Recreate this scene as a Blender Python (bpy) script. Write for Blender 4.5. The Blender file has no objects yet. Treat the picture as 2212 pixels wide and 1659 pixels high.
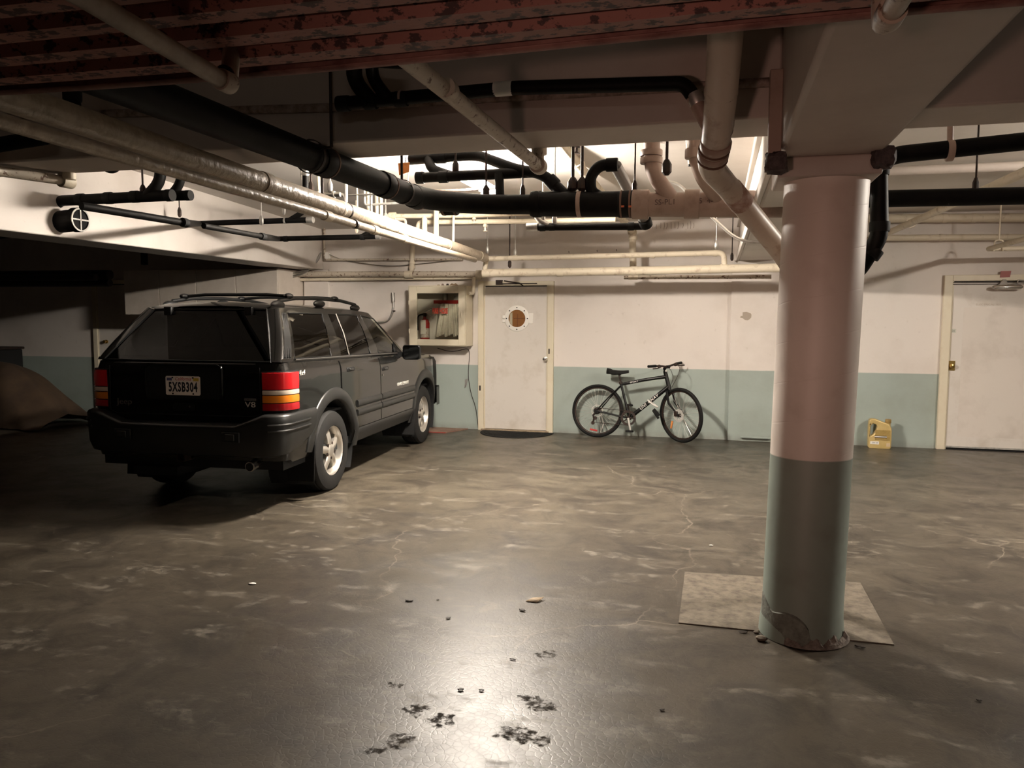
import bpy, bmesh, math, random
from math import sin, cos, pi, radians, sqrt, atan2
from mathutils import Vector, Matrix
random.seed(7)
C = bpy.context.scene.collection
SC = bpy.context.scene

# ------------------------------------------------------------------ camera, world, light, exposure
cam = bpy.data.objects.new('camera', bpy.data.cameras.new('camera'))
C.objects.link(cam)
cam.data.sensor_width = 36.0
cam.data.lens = 36.0 * 1670.5 / 2212.0
cam.data.clip_start = 0.05
YAW, PITCH, ROLL = radians(14.763), radians(4.8898), radians(0.214)
fwd = Vector((-sin(YAW) * cos(PITCH), cos(YAW) * cos(PITCH), -sin(PITCH)))
rgt = Vector((cos(YAW), sin(YAW), 0))
upv = rgt.cross(fwd)
r_ = rgt * cos(ROLL) + upv * sin(ROLL)
u_ = -rgt * sin(ROLL) + upv * cos(ROLL)
cm = Matrix((r_, u_, -fwd)).transposed().to_4x4()
cm.translation = (0, 0, 1.5555)
cam.matrix_world = cm
SC.camera = cam

W = bpy.data.worlds.new('world')
SC.world = W
W.use_nodes = True
W.node_tree.nodes['Background'].inputs[0].default_value = (0.9, 0.8, 0.7, 1)
W.node_tree.nodes['Background'].inputs[1].default_value = 0.0
SC.view_settings.view_transform = 'Standard'
SC.view_settings.look = 'None'
SC.view_settings.gamma = 1.0
SC.view_settings.use_curve_mapping = False
SC.view_settings.exposure = 0.0

TUBE_POWER = 1900.0          # emission strength of the fluorescent tubes
def area(name, loc, aim, size, power, col, size_y=None):
    l = bpy.data.lights.new(name, 'AREA')
    l.energy = power; l.color = col; l.size = size
    if size_y: l.shape = 'RECTANGLE'; l.size_y = size_y
    o = bpy.data.objects.new(name, l); C.objects.link(o)
    o.location = loc
    o.rotation_euler = (Vector(aim) - Vector(loc)).to_track_quat('-Z', 'Y').to_euler()
    return o
# ceiling lamps of the bays behind the photographer, and the tail lights of a car there
area('lamp_behind', (1.2, -3.5, 2.4), (0.2, 2.0, 0.6), 1.2, 11.0, (1.0, 0.86, 0.74), 0.15)
area('tail_light', (-0.9, -2.2, 0.9), (0.30, 3.8, 1.4), 0.25, 3.0, (1.0, 0.58, 0.46), 0.12).data.spread = radians(42)

# ------------------------------------------------------------------ mesh helpers
class G:
    def __init__(s): s.v = []; s.f = []
    def add(s, vs, fs):
        b = len(s.v); s.v += [tuple(v) for v in vs]; s.f += [[b + i for i in f] for f in fs]; return s
    def box(s, x0, y0, z0, x1, y1, z1):
        if x0 > x1: x0, x1 = x1, x0
        if y0 > y1: y0, y1 = y1, y0
        if z0 > z1: z0, z1 = z1, z0
        return s.add([(x0,y0,z0),(x1,y0,z0),(x1,y1,z0),(x0,y1,z0),(x0,y0,z1),(x1,y0,z1),(x1,y1,z1),(x0,y1,z1)],
                     [(3,2,1,0),(4,5,6,7),(0,1,5,4),(1,2,6,5),(2,3,7,6),(3,0,4,7)])
    def hexa(s, p):
        return s.add(p, [(3,2,1,0),(4,5,6,7),(0,1,5,4),(1,2,6,5),(2,3,7,6),(3,0,4,7)])
    def prism(s, poly, ax, a, b):
        n = len(poly)
        def P(u, w, t): return {'x': (t,u,w), 'y': (u,t,w), 'z': (u,w,t)}[ax]
        vs = [P(u,w,a) for u,w in poly] + [P(u,w,b) for u,w in poly]
        fs = [list(range(n))[::-1], list(range(n,2*n))] + [(i,(i+1)%n,n+(i+1)%n,n+i) for i in range(n)]
        return s.add(vs, fs)
    def frame(s, d):
        d = Vector(d).normalized()
        a = Vector((0,0,1)) if abs(d.z) < .9 else Vector((1,0,0))
        u = d.cross(a).normalized(); return u, d.cross(u).normalized()
    def lathe(s, o, d, prof, n=24, caps=True):
        o = Vector(o); d = Vector(d).normalized(); u, w = s.frame(d)
        vs = []
        for t, r in prof:
            for i in range(n):
                a = 2*pi*i/n; vs.append(o + d*t + (u*cos(a) + w*sin(a))*r)
        fs = [(k*n+i, k*n+(i+1)%n, (k+1)*n+(i+1)%n, (k+1)*n+i) for k in range(len(prof)-1) for i in range(n)]
        if caps: fs += [list(range(n))[::-1], [(len(prof)-1)*n+i for i in range(n)]]
        return s.add(vs, fs)
    def cyl(s, p, q, r, r2=None, n=16):
        p = Vector(p); q = Vector(q)
        return s.lathe(p, q-p, [(0,r),((q-p).length, r if r2 is None else r2)], n)
    def ring(s, p, d, r, h, ri=None, n=20):
        d = Vector(d).normalized(); p = Vector(p) - d*h/2
        if ri is None: return s.lathe(p, d, [(0,r*.97),(h*.12,r),(h*.88,r),(h,r*.97)], n)
        return s.lathe(p, d, [(0,ri),(0,r),(h,r),(h,ri),(0,ri)], n, caps=False)
    def tube(s, pts, r, n=12, bend=0.0, caps=True, k=6, closed=False):
        P = [Vector(p) for p in pts]
        rr = r if isinstance(r, (list, tuple)) else [r]*len(P)
        path = [(P[0], rr[0])]
        if bend:
            for i in range(1, len(P)-1):
                a = P[i-1]-P[i]; b = P[i+1]-P[i]
                L = min(bend, a.length*.48, b.length*.48)
                p0 = P[i] + a.normalized()*L; p2 = P[i] + b.normalized()*L
                for j in range(k+1):
                    t = j/k
                    path.append((p0*(1-t)**2 + P[i]*2*t*(1-t) + p2*t*t, rr[i]))
        else: path += list(zip(P[1:-1], rr[1:-1]))
        path.append((P[-1], rr[-1]))
        if closed: path = list(zip(P, rr))
        m = len(path); vs = []
        T = []
        for i in range(m):
            a = path[(i-1) % m if closed else max(i-1,0)][0]; b = path[(i+1) % m if closed else min(i+1,m-1)][0]
            T.append((b-a).normalized())
        u, w = s.frame(T[0])
        for i in range(m):
            u = (u - T[i]*u.dot(T[i])).normalized(); w = T[i].cross(u)
            for j in range(n):
                a = 2*pi*j/n; vs.append(path[i][0] + (u*cos(a)+w*sin(a))*path[i][1])
        fs = [(i*n+j, i*n+(j+1)%n, ((i+1)%m)*n+(j+1)%n, ((i+1)%m)*n+j) for i in range(m if closed else m-1) for j in range(n)]
        if caps and not closed: fs += [list(range(n))[::-1], [(m-1)*n+j for j in range(n)]]
        return s.add(vs, fs)
    def grid(s, rows, flip=False, close=False):
        n = len(rows[0]); vs = [p for r in rows for p in r]; fs = []
        for i in range(len(rows)-1):
            for j in range(n if close else n-1):
                q = (i*n+j, i*n+(j+1)%n, (i+1)*n+(j+1)%n, (i+1)*n+j); fs.append(q[::-1] if flip else q)
        return s.add(vs, fs)
    def ball(s, c, rx, ry=None, rz=None, n=12, m=8):
        ry = ry or rx; rz = rz or rx; c = Vector(c)
        rows = [[c + Vector((rx*sin(pi*i/m)*cos(2*pi*j/n), ry*sin(pi*i/m)*sin(2*pi*j/n), rz*cos(pi*i/m))) for j in range(n)] for i in range(m+1)]
        return s.grid(rows, close=True)
    def mirrored(s):
        g = G(); g.add(s.v, s.f); g.add([(-x,y,z) for x,y,z in s.v], [f[::-1] for f in s.f]); return g
    def mirror(s):
        g = G(); g.add([(-x,y,z) for x,y,z in s.v], [f[::-1] for f in s.f]); return g

ORIG = {}
def obj(name, g, m, parent=None, angle=35, bevel=0, local=False, subs=0, weld=False, solid=0):
    me = bpy.data.meshes.new(name)
    off = Vector((0,0,0)) if (parent is None or local) else ORIG.get(parent.name, Vector((0,0,0)))
    me.from_pydata([Vector(v)-off for v in g.v], [], g.f)
    bm = bmesh.new(); bm.from_mesh(me)
    bmesh.ops.remove_doubles(bm, verts=bm.verts, dist=1e-5)
    bmesh.ops.recalc_face_normals(bm, faces=bm.faces)
    bm.to_mesh(me); bm.free()
    if angle:
        me.shade_smooth(); me.set_sharp_from_angle(angle=radians(angle))
    o = bpy.data.objects.new(name, me); C.objects.link(o)
    if m: me.materials.append(m)
    if parent is not None:
        o.parent = parent; ORIG[o.name] = off
    if bevel:
        b = o.modifiers.new('bevel', 'BEVEL'); b.width = bevel; b.segments = 2; b.limit_method = 'ANGLE'; b.angle_limit = radians(40)
    if subs:
        b = o.modifiers.new('subd', 'SUBSURF'); b.levels = subs; b.render_levels = subs
    if solid:
        b = o.modifiers.new('solid', 'SOLIDIFY'); b.thickness = solid; b.offset = 0
    return o
def tag(o, label, cat, group=None, kind=None):
    if label: o['label'] = label
    if cat: o['category'] = cat
    if group: o['group'] = group
    if kind: o['kind'] = kind
    return o
def thing(name, label, cat, loc=(0,0,0), rotz=0, group=None):
    o = bpy.data.objects.new(name, None); C.objects.link(o)
    o.location = loc; o.rotation_euler = (0,0,rotz); o.empty_display_size = .1
    ORIG[o.name] = Vector(loc)
    return tag(o, label, cat, group)
def struct(name, g, m, label=None, **k):
    o = obj(name, g, m, **k); o['kind'] = 'structure'
    if label: o['label'] = label
    return o
def lab(o, label): o['label'] = label; return o
def text(name, body, m, parent, mtx, size, ext=.0008, sx=1.0, shear=0, space=1.0, align='CENTER', bold=0):
    cu = bpy.data.curves.new(name, 'FONT'); cu.body = body; cu.size = size; cu.extrude = ext
    cu.align_x = align; cu.align_y = 'CENTER'; cu.shear = shear; cu.space_character = space; cu.resolution_u = 3; cu.offset = bold
    cu.materials.append(m)
    tmp = bpy.data.objects.new(name, cu); C.objects.link(tmp)
    dg = bpy.context.evaluated_depsgraph_get(); dg.update()
    me = bpy.data.meshes.new_from_object(tmp.evaluated_get(dg), depsgraph=dg)
    bpy.data.objects.remove(tmp); bpy.data.curves.remove(cu)
    me.materials.clear(); me.materials.append(m)
    o = bpy.data.objects.new(name, me); C.objects.link(o); o.parent = parent
    o.matrix_basis = mtx @ Matrix.Diagonal((sx,1,1,1))
    return o
def face_to(loc, xdir, zdir):          # text plane: xdir = reading direction, zdir = towards the reader
    x = Vector(xdir).normalized(); z = Vector(zdir).normalized(); y = z.cross(x).normalized(); x = y.cross(z)
    m = Matrix((x,y,z)).transposed().to_4x4(); m.translation = loc; return m

# ------------------------------------------------------------------ materials
def newmat(name):
    m = bpy.data.materials.new(name); m.use_nodes = True
    nt = m.node_tree; return m, nt, nt.nodes['Principled BSDF'], nt.nodes, nt.links
def pm(name, c, rough=.6, metal=0, c2=None, scale=8, lo=.4, hi=.65, detail=6, bump=0, bscale=60, coat=0, rough2=None, spec=.5, stretch=None, emit=0):
    m, nt, b, N, L = newmat(name)
    b.inputs['Base Color'].default_value = (*c, 1); b.inputs['Roughness'].default_value = rough
    b.inputs['Metallic'].default_value = metal; b.inputs['Coat Weight'].default_value = coat
    b.inputs['Specular IOR Level'].default_value = spec
    tc = N.new('ShaderNodeTexCoord'); co = tc.outputs['Object']
    if stretch:
        mp = N.new('ShaderNodeMapping'); mp.inputs['Scale'].default_value = stretch; L.new(co, mp.inputs[0]); co = mp.outputs[0]
    if c2:
        n = N.new('ShaderNodeTexNoise'); n.inputs['Scale'].default_value = scale; n.inputs['Detail'].default_value = detail
        n.inputs['Roughness'].default_value = .65; L.new(co, n.inputs['Vector'])
        r = N.new('ShaderNodeMapRange'); r.inputs[1].default_value = lo; r.inputs[2].default_value = hi; L.new(n.outputs['Fac'], r.inputs[0])
        x = N.new('ShaderNodeMix'); x.data_type = 'RGBA'; x.inputs[6].default_value = (*c,1); x.inputs[7].default_value = (*c2,1)
        L.new(r.outputs[0], x.inputs[0]); L.new(x.outputs[2], b.inputs['Base Color'])
        if rough2 is not None:
            q = N.new('ShaderNodeMapRange'); q.inputs[3].default_value = rough; q.inputs[4].default_value = rough2
            L.new(r.outputs[0], q.inputs[0]); L.new(q.outputs[0], b.inputs['Roughness'])
    if bump:
        n2 = N.new('ShaderNodeTexNoise'); n2.inputs['Scale'].default_value = bscale; n2.inputs['Detail'].default_value = 5; L.new(co, n2.inputs['Vector'])
        bp = N.new('ShaderNodeBump'); bp.inputs['Strength'].default_value = bump; bp.inputs['Distance'].default_value = .01
        L.new(n2.outputs['Fac'], bp.inputs['Height']); L.new(bp.outputs[0], b.inputs['Normal'])
    return m
def emitmat(name, c, s):
    m, nt, b, N, L = newmat(name)
    b.inputs['Base Color'].default_value = (.8,.8,.8,1)
    b.inputs['Emission Color'].default_value = (*c,1); b.inputs['Emission Strength'].default_value = s
    return m
def glassmat(name, tint, refl=.9, rough=.02):
    m, nt, b, N, L = newmat(name)
    out = N['Material Output']; N.remove(b)
    t = N.new('ShaderNodeBsdfTransparent'); t.inputs[0].default_value = (*tint,1)
    g = N.new('ShaderNodeBsdfGlossy'); g.inputs['Color'].default_value = (refl,refl,refl,1); g.inputs['Roughness'].default_value = rough
    fr = N.new('ShaderNodeFresnel'); fr.inputs[0].default_value = 1.55
    mx = N.new('ShaderNodeMixShader'); L.new(fr.outputs[0], mx.inputs[0]); L.new(t.outputs[0], mx.inputs[1]); L.new(g.outputs[0], mx.inputs[2])
    L.new(mx.outputs[0], out.inputs['Surface']); return m

GREEN_Z = 0.90
def wallmat(name, white, green, dado=True):
    m, nt, b, N, L = newmat(name)
    tc = N.new('ShaderNodeTexCoord'); co = tc.outputs['Object']
    sx = N.new('ShaderNodeSeparateXYZ'); L.new(co, sx.inputs[0])
    n1 = N.new('ShaderNodeTexNoise'); n1.inputs['Scale'].default_value = 1.3; n1.inputs['Detail'].default_value = 8; n1.inputs['Roughness'].default_value = .6; L.new(co, n1.inputs['Vector'])
    # large pale dirt clouds on the white paint
    rw = N.new('ShaderNodeMix'); rw.data_type = 'RGBA'; rw.inputs[6].default_value = (*white,1); rw.inputs[7].default_value = (white[0]*.86, white[1]*.84, white[2]*.82, 1)
    mr = N.new('ShaderNodeMapRange'); mr.inputs[1].default_value = .45; mr.inputs[2].default_value = .75; L.new(n1.outputs['Fac'], mr.inputs[0]); L.new(mr.outputs[0], rw.inputs[0])
    # small scuffs
    n3 = N.new('ShaderNodeTexNoise'); n3.inputs['Scale'].default_value = 14; n3.inputs['Detail'].default_value = 4; L.new(co, n3.inputs['Vector'])
    mr3 = N.new('ShaderNodeMapRange'); mr3.inputs[1].default_value = .68; mr3.inputs[2].default_value = .78; mr3.inputs[4].default_value = .35; L.new(n3.outputs['Fac'], mr3.inputs[0])
    sc = N.new('ShaderNodeMix'); sc.data_type = 'RGBA'; sc.inputs[7].default_value = (.42,.36,.30,1); L.new(mr3.outputs[0], sc.inputs[0]); L.new(rw.outputs[2], sc.inputs[6])
    col = sc.outputs[2]
    if dado:
        n2 = N.new('ShaderNodeTexNoise'); n2.inputs['Scale'].default_value = 3.0; n2.inputs['Detail'].default_value = 2; L.new(co, n2.inputs['Vector'])
        wob = N.new('ShaderNodeMath'); wob.operation = 'MULTIPLY_ADD'; wob.inputs[1].default_value = .012; L.new(n2.outputs['Fac'], wob.inputs[0]); L.new(sx.outputs['Z'], wob.inputs[2])
        ramp = N.new('ShaderNodeMapRange'); ramp.inputs[1].default_value = GREEN_Z+.004; ramp.inputs[2].default_value = GREEN_Z+.012
        ramp.inputs[3].default_value = 1; ramp.inputs[4].default_value = 0; L.new(wob.outputs[0], ramp.inputs[0])
        gn = N.new('ShaderNodeMix'); gn.data_type = 'RGBA'; gn.inputs[6].default_value = (*green,1); gn.inputs[7].default_value = (green[0]*.8, green[1]*.78, green[2]*.74, 1)
        L.new(mr.outputs[0], gn.inputs[0])
        # darker brown towards the bottom of the paint, broken up by noise
        low = N.new('ShaderNodeMapRange'); low.inputs[1].default_value = .0; low.inputs[2].default_value = .1; low.inputs[3].default_value = .65; low.inputs[4].default_value = 0
        L.new(sx.outputs['Z'], low.inputs[0])
        lm = N.new('ShaderNodeMath'); lm.operation = 'MULTIPLY'; L.new(low.outputs[0], lm.inputs[0]); L.new(n3.outputs['Fac'], lm.inputs[1])
        gg = N.new('ShaderNodeMix'); gg.data_type = 'RGBA'; gg.inputs[7].default_value = (.16,.13,.10,1); L.new(lm.outputs[0], gg.inputs[0]); L.new(gn.outputs[2], gg.inputs[6])
        fin = N.new('ShaderNodeMix'); fin.data_type = 'RGBA'; L.new(ramp.outputs[0], fin.inputs[0]); L.new(col, fin.inputs[6]); L.new(gg.outputs[2], fin.inputs[7])
        col = fin.outputs[2]
    L.new(col, b.inputs['Base Color']); b.inputs['Roughness'].default_value = .55
    n4 = N.new('ShaderNodeTexNoise'); n4.inputs['Scale'].default_value = 18; n4.inputs['Detail'].default_value = 6; L.new(co, n4.inputs['Vector'])
    bp = N.new('ShaderNodeBump'); bp.inputs['Strength'].default_value = .12; bp.inputs['Distance'].default_value = .01
    L.new(n4.outputs['Fac'], bp.inputs['Height']); L.new(bp.outputs[0], b.inputs['Normal'])
    return m

def floormat():
    m, nt, b, N, L = newmat('floor_concrete')
    tc = N.new('ShaderNodeTexCoord'); co = tc.outputs['Object']
    def noise(scale, detail=6, rough=.6, dist=0, vec=None):
        n = N.new('ShaderNodeTexNoise'); n.inputs['Scale'].default_value = scale; n.inputs['Detail'].default_value = detail
        n.inputs['Roughness'].default_value = rough; n.inputs['Distortion'].default_value = dist; L.new(vec or co, n.inputs['Vector']); return n.outputs['Fac']
    def rng(v, a, bb, c=0, d=1):
        r = N.new('ShaderNodeMapRange'); r.inputs[1].default_value = a; r.inputs[2].default_value = bb; r.inputs[3].default_value = c; r.inputs[4].default_value = d
        L.new(v, r.inputs[0]); return r.outputs[0]
    def mix(f, a, bb):
        x = N.new('ShaderNodeMix'); x.data_type = 'RGBA'
        for s, q in ((6,a),(7,bb)):
            if isinstance(q, tuple): x.inputs[s].default_value = (*q,1)
            else: L.new(q, x.inputs[s])
        L.new(f, x.inputs[0]); return x.outputs[2]
    def math_(op, a, bb=None):
        x = N.new('ShaderNodeMath'); x.operation = op
        for s, q in ((0,a),(1,bb)):
            if q is None: continue
            if isinstance(q, (int,float)): x.inputs[s].default_value = q
            else: L.new(q, x.inputs[s])
        return x.outputs[0]
    big = noise(.55, 8, .62, .6); mid = noise(2.6, 10, .68, .8); fine = noise(26, 6, .6)
    c = mix(rng(big, .35, .68), (.054,.044,.032), (.106,.088,.064))
    c = mix(rng(mid, .47, .66, 0, .85), c, (.024,.019,.0145))
    # pale scraped patches
    mp = N.new('ShaderNodeMapping'); mp.inputs['Scale'].default_value = (1.0,2.6,1); mp.inputs['Rotation'].default_value = (0,0,.35); L.new(co, mp.inputs[0])
    scr = noise(1.9, 12, .72, .3, mp.outputs[0])
    g2 = noise(5.5, 14, .74, 1.2)
    c = mix(rng(g2, .50, .62, 0, .55), c, (.033,.026,.020))
    pale = math_('MULTIPLY', rng(scr, .52, .60), rng(noise(11, 10, .74), .46, .58))
    pale = math_('MAXIMUM', pale, math_('MULTIPLY', rng(noise(48, 4, .6), .66, .72), rng(big, .42, .6)))
    c = mix(math_('MULTIPLY', pale, .75), c, (.185,.160,.125))
    # peeled spots showing dark under-layer, where they are in the place: (x, y, radius)
    spots = SPOTS
    sp = None
    wv = N.new('ShaderNodeTexNoise'); wv.inputs['Scale'].default_value = 22; wv.inputs['Detail'].default_value = 4; L.new(co, wv.inputs['Vector'])
    for (x, y, r) in spots:
        d = N.new('ShaderNodeVectorMath'); d.operation = 'DISTANCE'; d.inputs[1].default_value = (x, y, 0); L.new(co, d.inputs[0])
        q = math_('ADD', d.outputs['Value'], math_('MULTIPLY', math_('SUBTRACT', wv.outputs['Fac'], .5), .16))
        q = rng(q, r*.72, r, 1, 0)
        sp = q if sp is None else math_('MAXIMUM', sp, q)
    crk = N.new('ShaderNodeTexVoronoi'); crk.feature = 'DISTANCE_TO_EDGE'; crk.inputs['Scale'].default_value = 34; L.new(co, crk.inputs['Vector'])
    cells = N.new('ShaderNodeTexVoronoi'); cells.inputs['Scale'].default_value = 34; L.new(co, cells.inputs['Vector'])
    sp = math_('MULTIPLY', sp, rng(noise(30, 8, .7), .42, .58))
    c = mix(math_('MULTIPLY', sp, .78), c, (.022,.018,.015))
    # long hairline cracks
    mc = N.new('ShaderNodeTexVoronoi'); mc.feature = 'DISTANCE_TO_EDGE'; mc.inputs['Scale'].default_value = .42
    dv = N.new('ShaderNodeVectorMath'); dv.operation = 'ADD'; L.new(co, dv.inputs[0])
    nz = N.new('ShaderNodeTexNoise'); nz.inputs['Scale'].default_value = 1.7; nz.inputs['Detail'].default_value = 5; L.new(co, nz.inputs['Vector'])
    sc = N.new('ShaderNodeVectorMath'); sc.operation = 'SCALE'; sc.inputs['Scale'].default_value = .55; L.new(nz.outputs['Color'], sc.inputs[0]); L.new(sc.outputs[0], dv.inputs[1])
    L.new(dv.outputs[0], mc.inputs['Vector'])
    hair = rng(mc.outputs['Distance'], .0, .0035, 1, 0)
    c = mix(math_('MULTIPLY', hair, math_('MULTIPLY', rng(big,.45,.6), .55)), c, (.33,.28,.22))
    c = mix(math_('MULTIPLY', rng(fine, .6, .75), .22), c, (.08,.06,.045))
    L.new(c, b.inputs['Base Color'])
    ro = math_('ADD', rng(mid, .35, .7, .34, .45), math_('MULTIPLY', pale, .16))
    ro = math_('ADD', ro, math_('MULTIPLY', sp, .5))
    L.new(ro, b.inputs['Roughness'])
    L.new(rng(sp, 0, 1, .46, .10), b.inputs['Specular IOR Level'])
    # cracked glaze of the sealed coat
    h = math_('ADD', math_('MULTIPLY', rng(crk.outputs['Distance'], 0, .10), .35), math_('MULTIPLY', noise(45, 4), .3))
    h = math_('ADD', h, math_('MULTIPLY', mid, .45))
    bp = N.new('ShaderNodeBump'); bp.inputs['Strength'].default_value = .11; bp.inputs['Distance'].default_value = .006
    L.new(h, bp.inputs['Height']); L.new(bp.outputs[0], b.inputs['Normal'])
    return m

SPOTS = [tuple(a[:2]) + (r,) for a, r in [((-1.089, 2.536, -0.000), .055), ((-1.113, 2.757, 0.000), .045), ((-0.991, 2.716, 0.000), .05), ((-0.710, 2.705, 0.000), .06), ((-0.643, 2.690, 0.000), .06),
         ((-0.687, 2.950, 0.000), .05), ((-0.620, 2.910, 0.000), .05), ((-1.145, 2.457, 0.000), .035), ((-0.724, 3.389, 0.000), .05), ((-1.288, 2.931, 0.000), .03), ((-0.594, 2.670, 0.000), .04)]]

M = dict(
    floor=floormat(),
    wall=wallmat('painted_wall', (.69,.630,.578), (.335,.385,.350)),
    ceil=wallmat('painted_ceiling', (.66,.61,.56), (0,0,0), dado=False),
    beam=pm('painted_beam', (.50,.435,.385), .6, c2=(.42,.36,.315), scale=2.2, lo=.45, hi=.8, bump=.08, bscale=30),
    conc=pm('bare_concrete', (.19,.158,.118), .85, c2=(.09,.072,.052), scale=16, detail=10, lo=.40, hi=.68, bump=.5, bscale=50),
    deck=pm('rusty_red_deck', (.33,.135,.105), .6, c2=(.05,.014,.010), scale=34, lo=.525, hi=.565, detail=9, bump=.2, bscale=40, stretch=(.7,1.0,1.0)),
    black=pm('black_plastic_pipe', (.0035,.0033,.0032), .55, c2=(.008,.007,.006), scale=6, spec=.10, bump=.05, bscale=80),
    blackrub=pm('black_rubber', (.005,.0048,.0045), .75, spec=.25, bump=.1, bscale=120),
    cream=pm('cream_painted_pipe', (.66,.58,.45), .5, c2=(.42,.33,.24), scale=12, lo=.55, hi=.72, bump=.15, bscale=40),
    dimcream=pm('shaded_cream_paint', (.36,.29,.22), .55, c2=(.24,.18,.13), scale=10, bump=.1),  # darker copy of cream, with the shade put into the colour
    rusty=pm('rust_spotted_pipe', (.50,.43,.345), .55, c2=(.12,.06,.035), scale=26, lo=.56, hi=.63, detail=7, bump=.25, bscale=40),
    wrap=pm('painted_insulation', (.42,.35,.265), .36, c2=(.31,.25,.18), scale=20, lo=.45, hi=.7, bump=.7, bscale=26),
    pink=pm('painted_drain', (.36,.265,.215), .5, c2=(.25,.17,.135), scale=7, lo=.5, hi=.75, bump=.1),
    steel=pm('grey_steel', (.42,.40,.37), .35, .9),
    dsteel=pm('dark_steel', (.022,.017,.015), .55, .3, c2=(.045,.024,.017), scale=30, spec=.3),
    galv=pm('galvanised', (.62,.60,.56), .38, .75, c2=(.45,.43,.40), scale=20),
    chrome=pm('chrome', (.75,.73,.70), .16, 1.0),
    silver=pm('bright_alloy', (.72,.69,.64), .35, .45),
    sealant=pm('old_sealant', (.050,.036,.036), .8, c2=(.10,.075,.07), scale=40, bump=.6),
    seam=pm('rust_seam', (.14,.08,.055), .7),
    brass=pm('brass', (.55,.38,.13), .28, 1.0),
    doorw=pm('door_paint', (.64,.59,.535), .5, c2=(.50,.44,.37), scale=3.2, lo=.52, hi=.80, detail=10, bump=.05),
    framec=pm('cream_frame', (.66,.59,.45), .45, c2=(.60,.51,.37), scale=5, lo=.5, hi=.8),
    white=pm('white_paint', (.80,.76,.70), .45),
    red=pm('red_enamel', (.42,.028,.022), .4),
    redplastic=pm('red_plastic', (.26,.05,.038), .5),
    hose=pm('woven_hose', (.80,.75,.67), .8, c2=(.70,.64,.55), scale=40, bump=.3, bscale=180),
    wood=pm('orange_wood', (.66,.29,.095), .5, c2=(.55,.22,.07), scale=3, stretch=(1,1,.2)),
    rubbermat=pm('black_ribbed_mat', (.010,.010,.0095), .8, spec=.2, bump=.6, bscale=120),
    dark=pm('dark_void', (.006,.006,.006), .9),
    orange=pm('orange_tag', (.75,.27,.07), .6),
    paper=pm('paper_scrap', (.45,.34,.22), .7, c2=(.33,.24,.15), scale=30),
    leaf=pm('dark_leaf', (.03,.02,.014), .6),
    gold=pm('gold_plastic', (.62,.46,.20), .36, .2, c2=(.54,.39,.15), scale=6),
    canvas=pm('tan_tarp', (.075,.045,.024), .8, c2=(.05,.03,.018), scale=3, bump=.3, bscale=18),
    cabinet=pm('white_cabinet', (.62,.55,.48), .5, c2=(.54,.47,.40), scale=3),
    farwall=pm('low_bounce_concrete', (.09,.075,.065), .8, c2=(.06,.05,.04), scale=1.5),  # unseen walls, colour darkened to cut bounced light
    tube2=emitmat('dimmer_tube', (1.0,.905,.79), TUBE_POWER*.56),
    tube=emitmat('lit_tube', (1.0,.905,.79), TUBE_POWER),
)
# -------- more below
# ================================================================== THE SETTING
D = 10.25
def up_(p): return (p[0], p[1], zceil(p[1]))
def zceil(y): return 2.815 + (D - y) * .042
struct('floor', G().box(-13, -7, -.15, 7, D + .2, 0), M['floor'])
struct('wall_back', G().box(-13, D, 0, 7, D + .2, 3.4), M['wall'])
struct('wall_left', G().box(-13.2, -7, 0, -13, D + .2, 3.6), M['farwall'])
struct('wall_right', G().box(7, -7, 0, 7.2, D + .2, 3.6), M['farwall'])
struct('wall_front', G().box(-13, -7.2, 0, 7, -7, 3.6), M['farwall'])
struct('ceiling', G().hexa([(-13,-7,zceil(-7)),(7,-7,zceil(-7)),(7,D,zceil(D)),(-13,D,zceil(D)),
                            (-13,-7,zceil(-7)+.2),(7,-7,zceil(-7)+.2),(7,D,zceil(D)+.2),(-13,D,zceil(D)+.2)]), M['ceil'])
# transverse beam, the girder over the column, the edge girder over the car
struct('trim_1', G().box(-13, 3.69, 2.445, .25, 4.07, 3.2), M['beam'], 'painted concrete cross beam left of the column', bevel=.012)
struct('trim_2', G().box(.69, 3.69, 2.445, 7, 4.07, 3.2), M['beam'], 'painted concrete cross beam right of the column', bevel=.012)
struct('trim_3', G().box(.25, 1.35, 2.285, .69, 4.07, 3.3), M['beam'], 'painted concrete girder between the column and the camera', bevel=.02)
struct('trim_9', G().box(.25, 4.07, 2.285, .69, D, 3.3), M['ceil'], 'girder between the column and the back wall, lit brightness painted in', bevel=.02)  # far half of one girder, its colour lightened to look lit
struct('trim_4', G().box(-6.02, 4.07, 2.24, -5.54, D, 3.1), M['wall'], 'long white girder above the parked car', bevel=.01)
# shallow pilaster where the edge girder meets the back wall, and wall joints
struct('trim_5', G().box(-5.83, D-.05, 0, -5.44, D, 2.24), M['wall'], 'shallow white pilaster between cabinets and hose box', bevel=.004)
struct('trim_8', G().box((0.170, 10.200, 1.487)[0], D-.045, 0, .78, D, 2.285), M['wall'], 'shallow white and green pilaster under the girder end', bevel=.004)
# stepped capping strips on the lit face of the girder
struct('trim_6', G().box(.215, 4.1, 2.70, .25, D, 2.76), M['ceil'], 'thin capping strip high on the girder', bevel=.006)
struct('trim_7', G().box(.22, 4.1, 2.285, .25, D, 2.37), M['ceil'], 'thin capping strip along the lower girder edge', bevel=.006)

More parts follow.
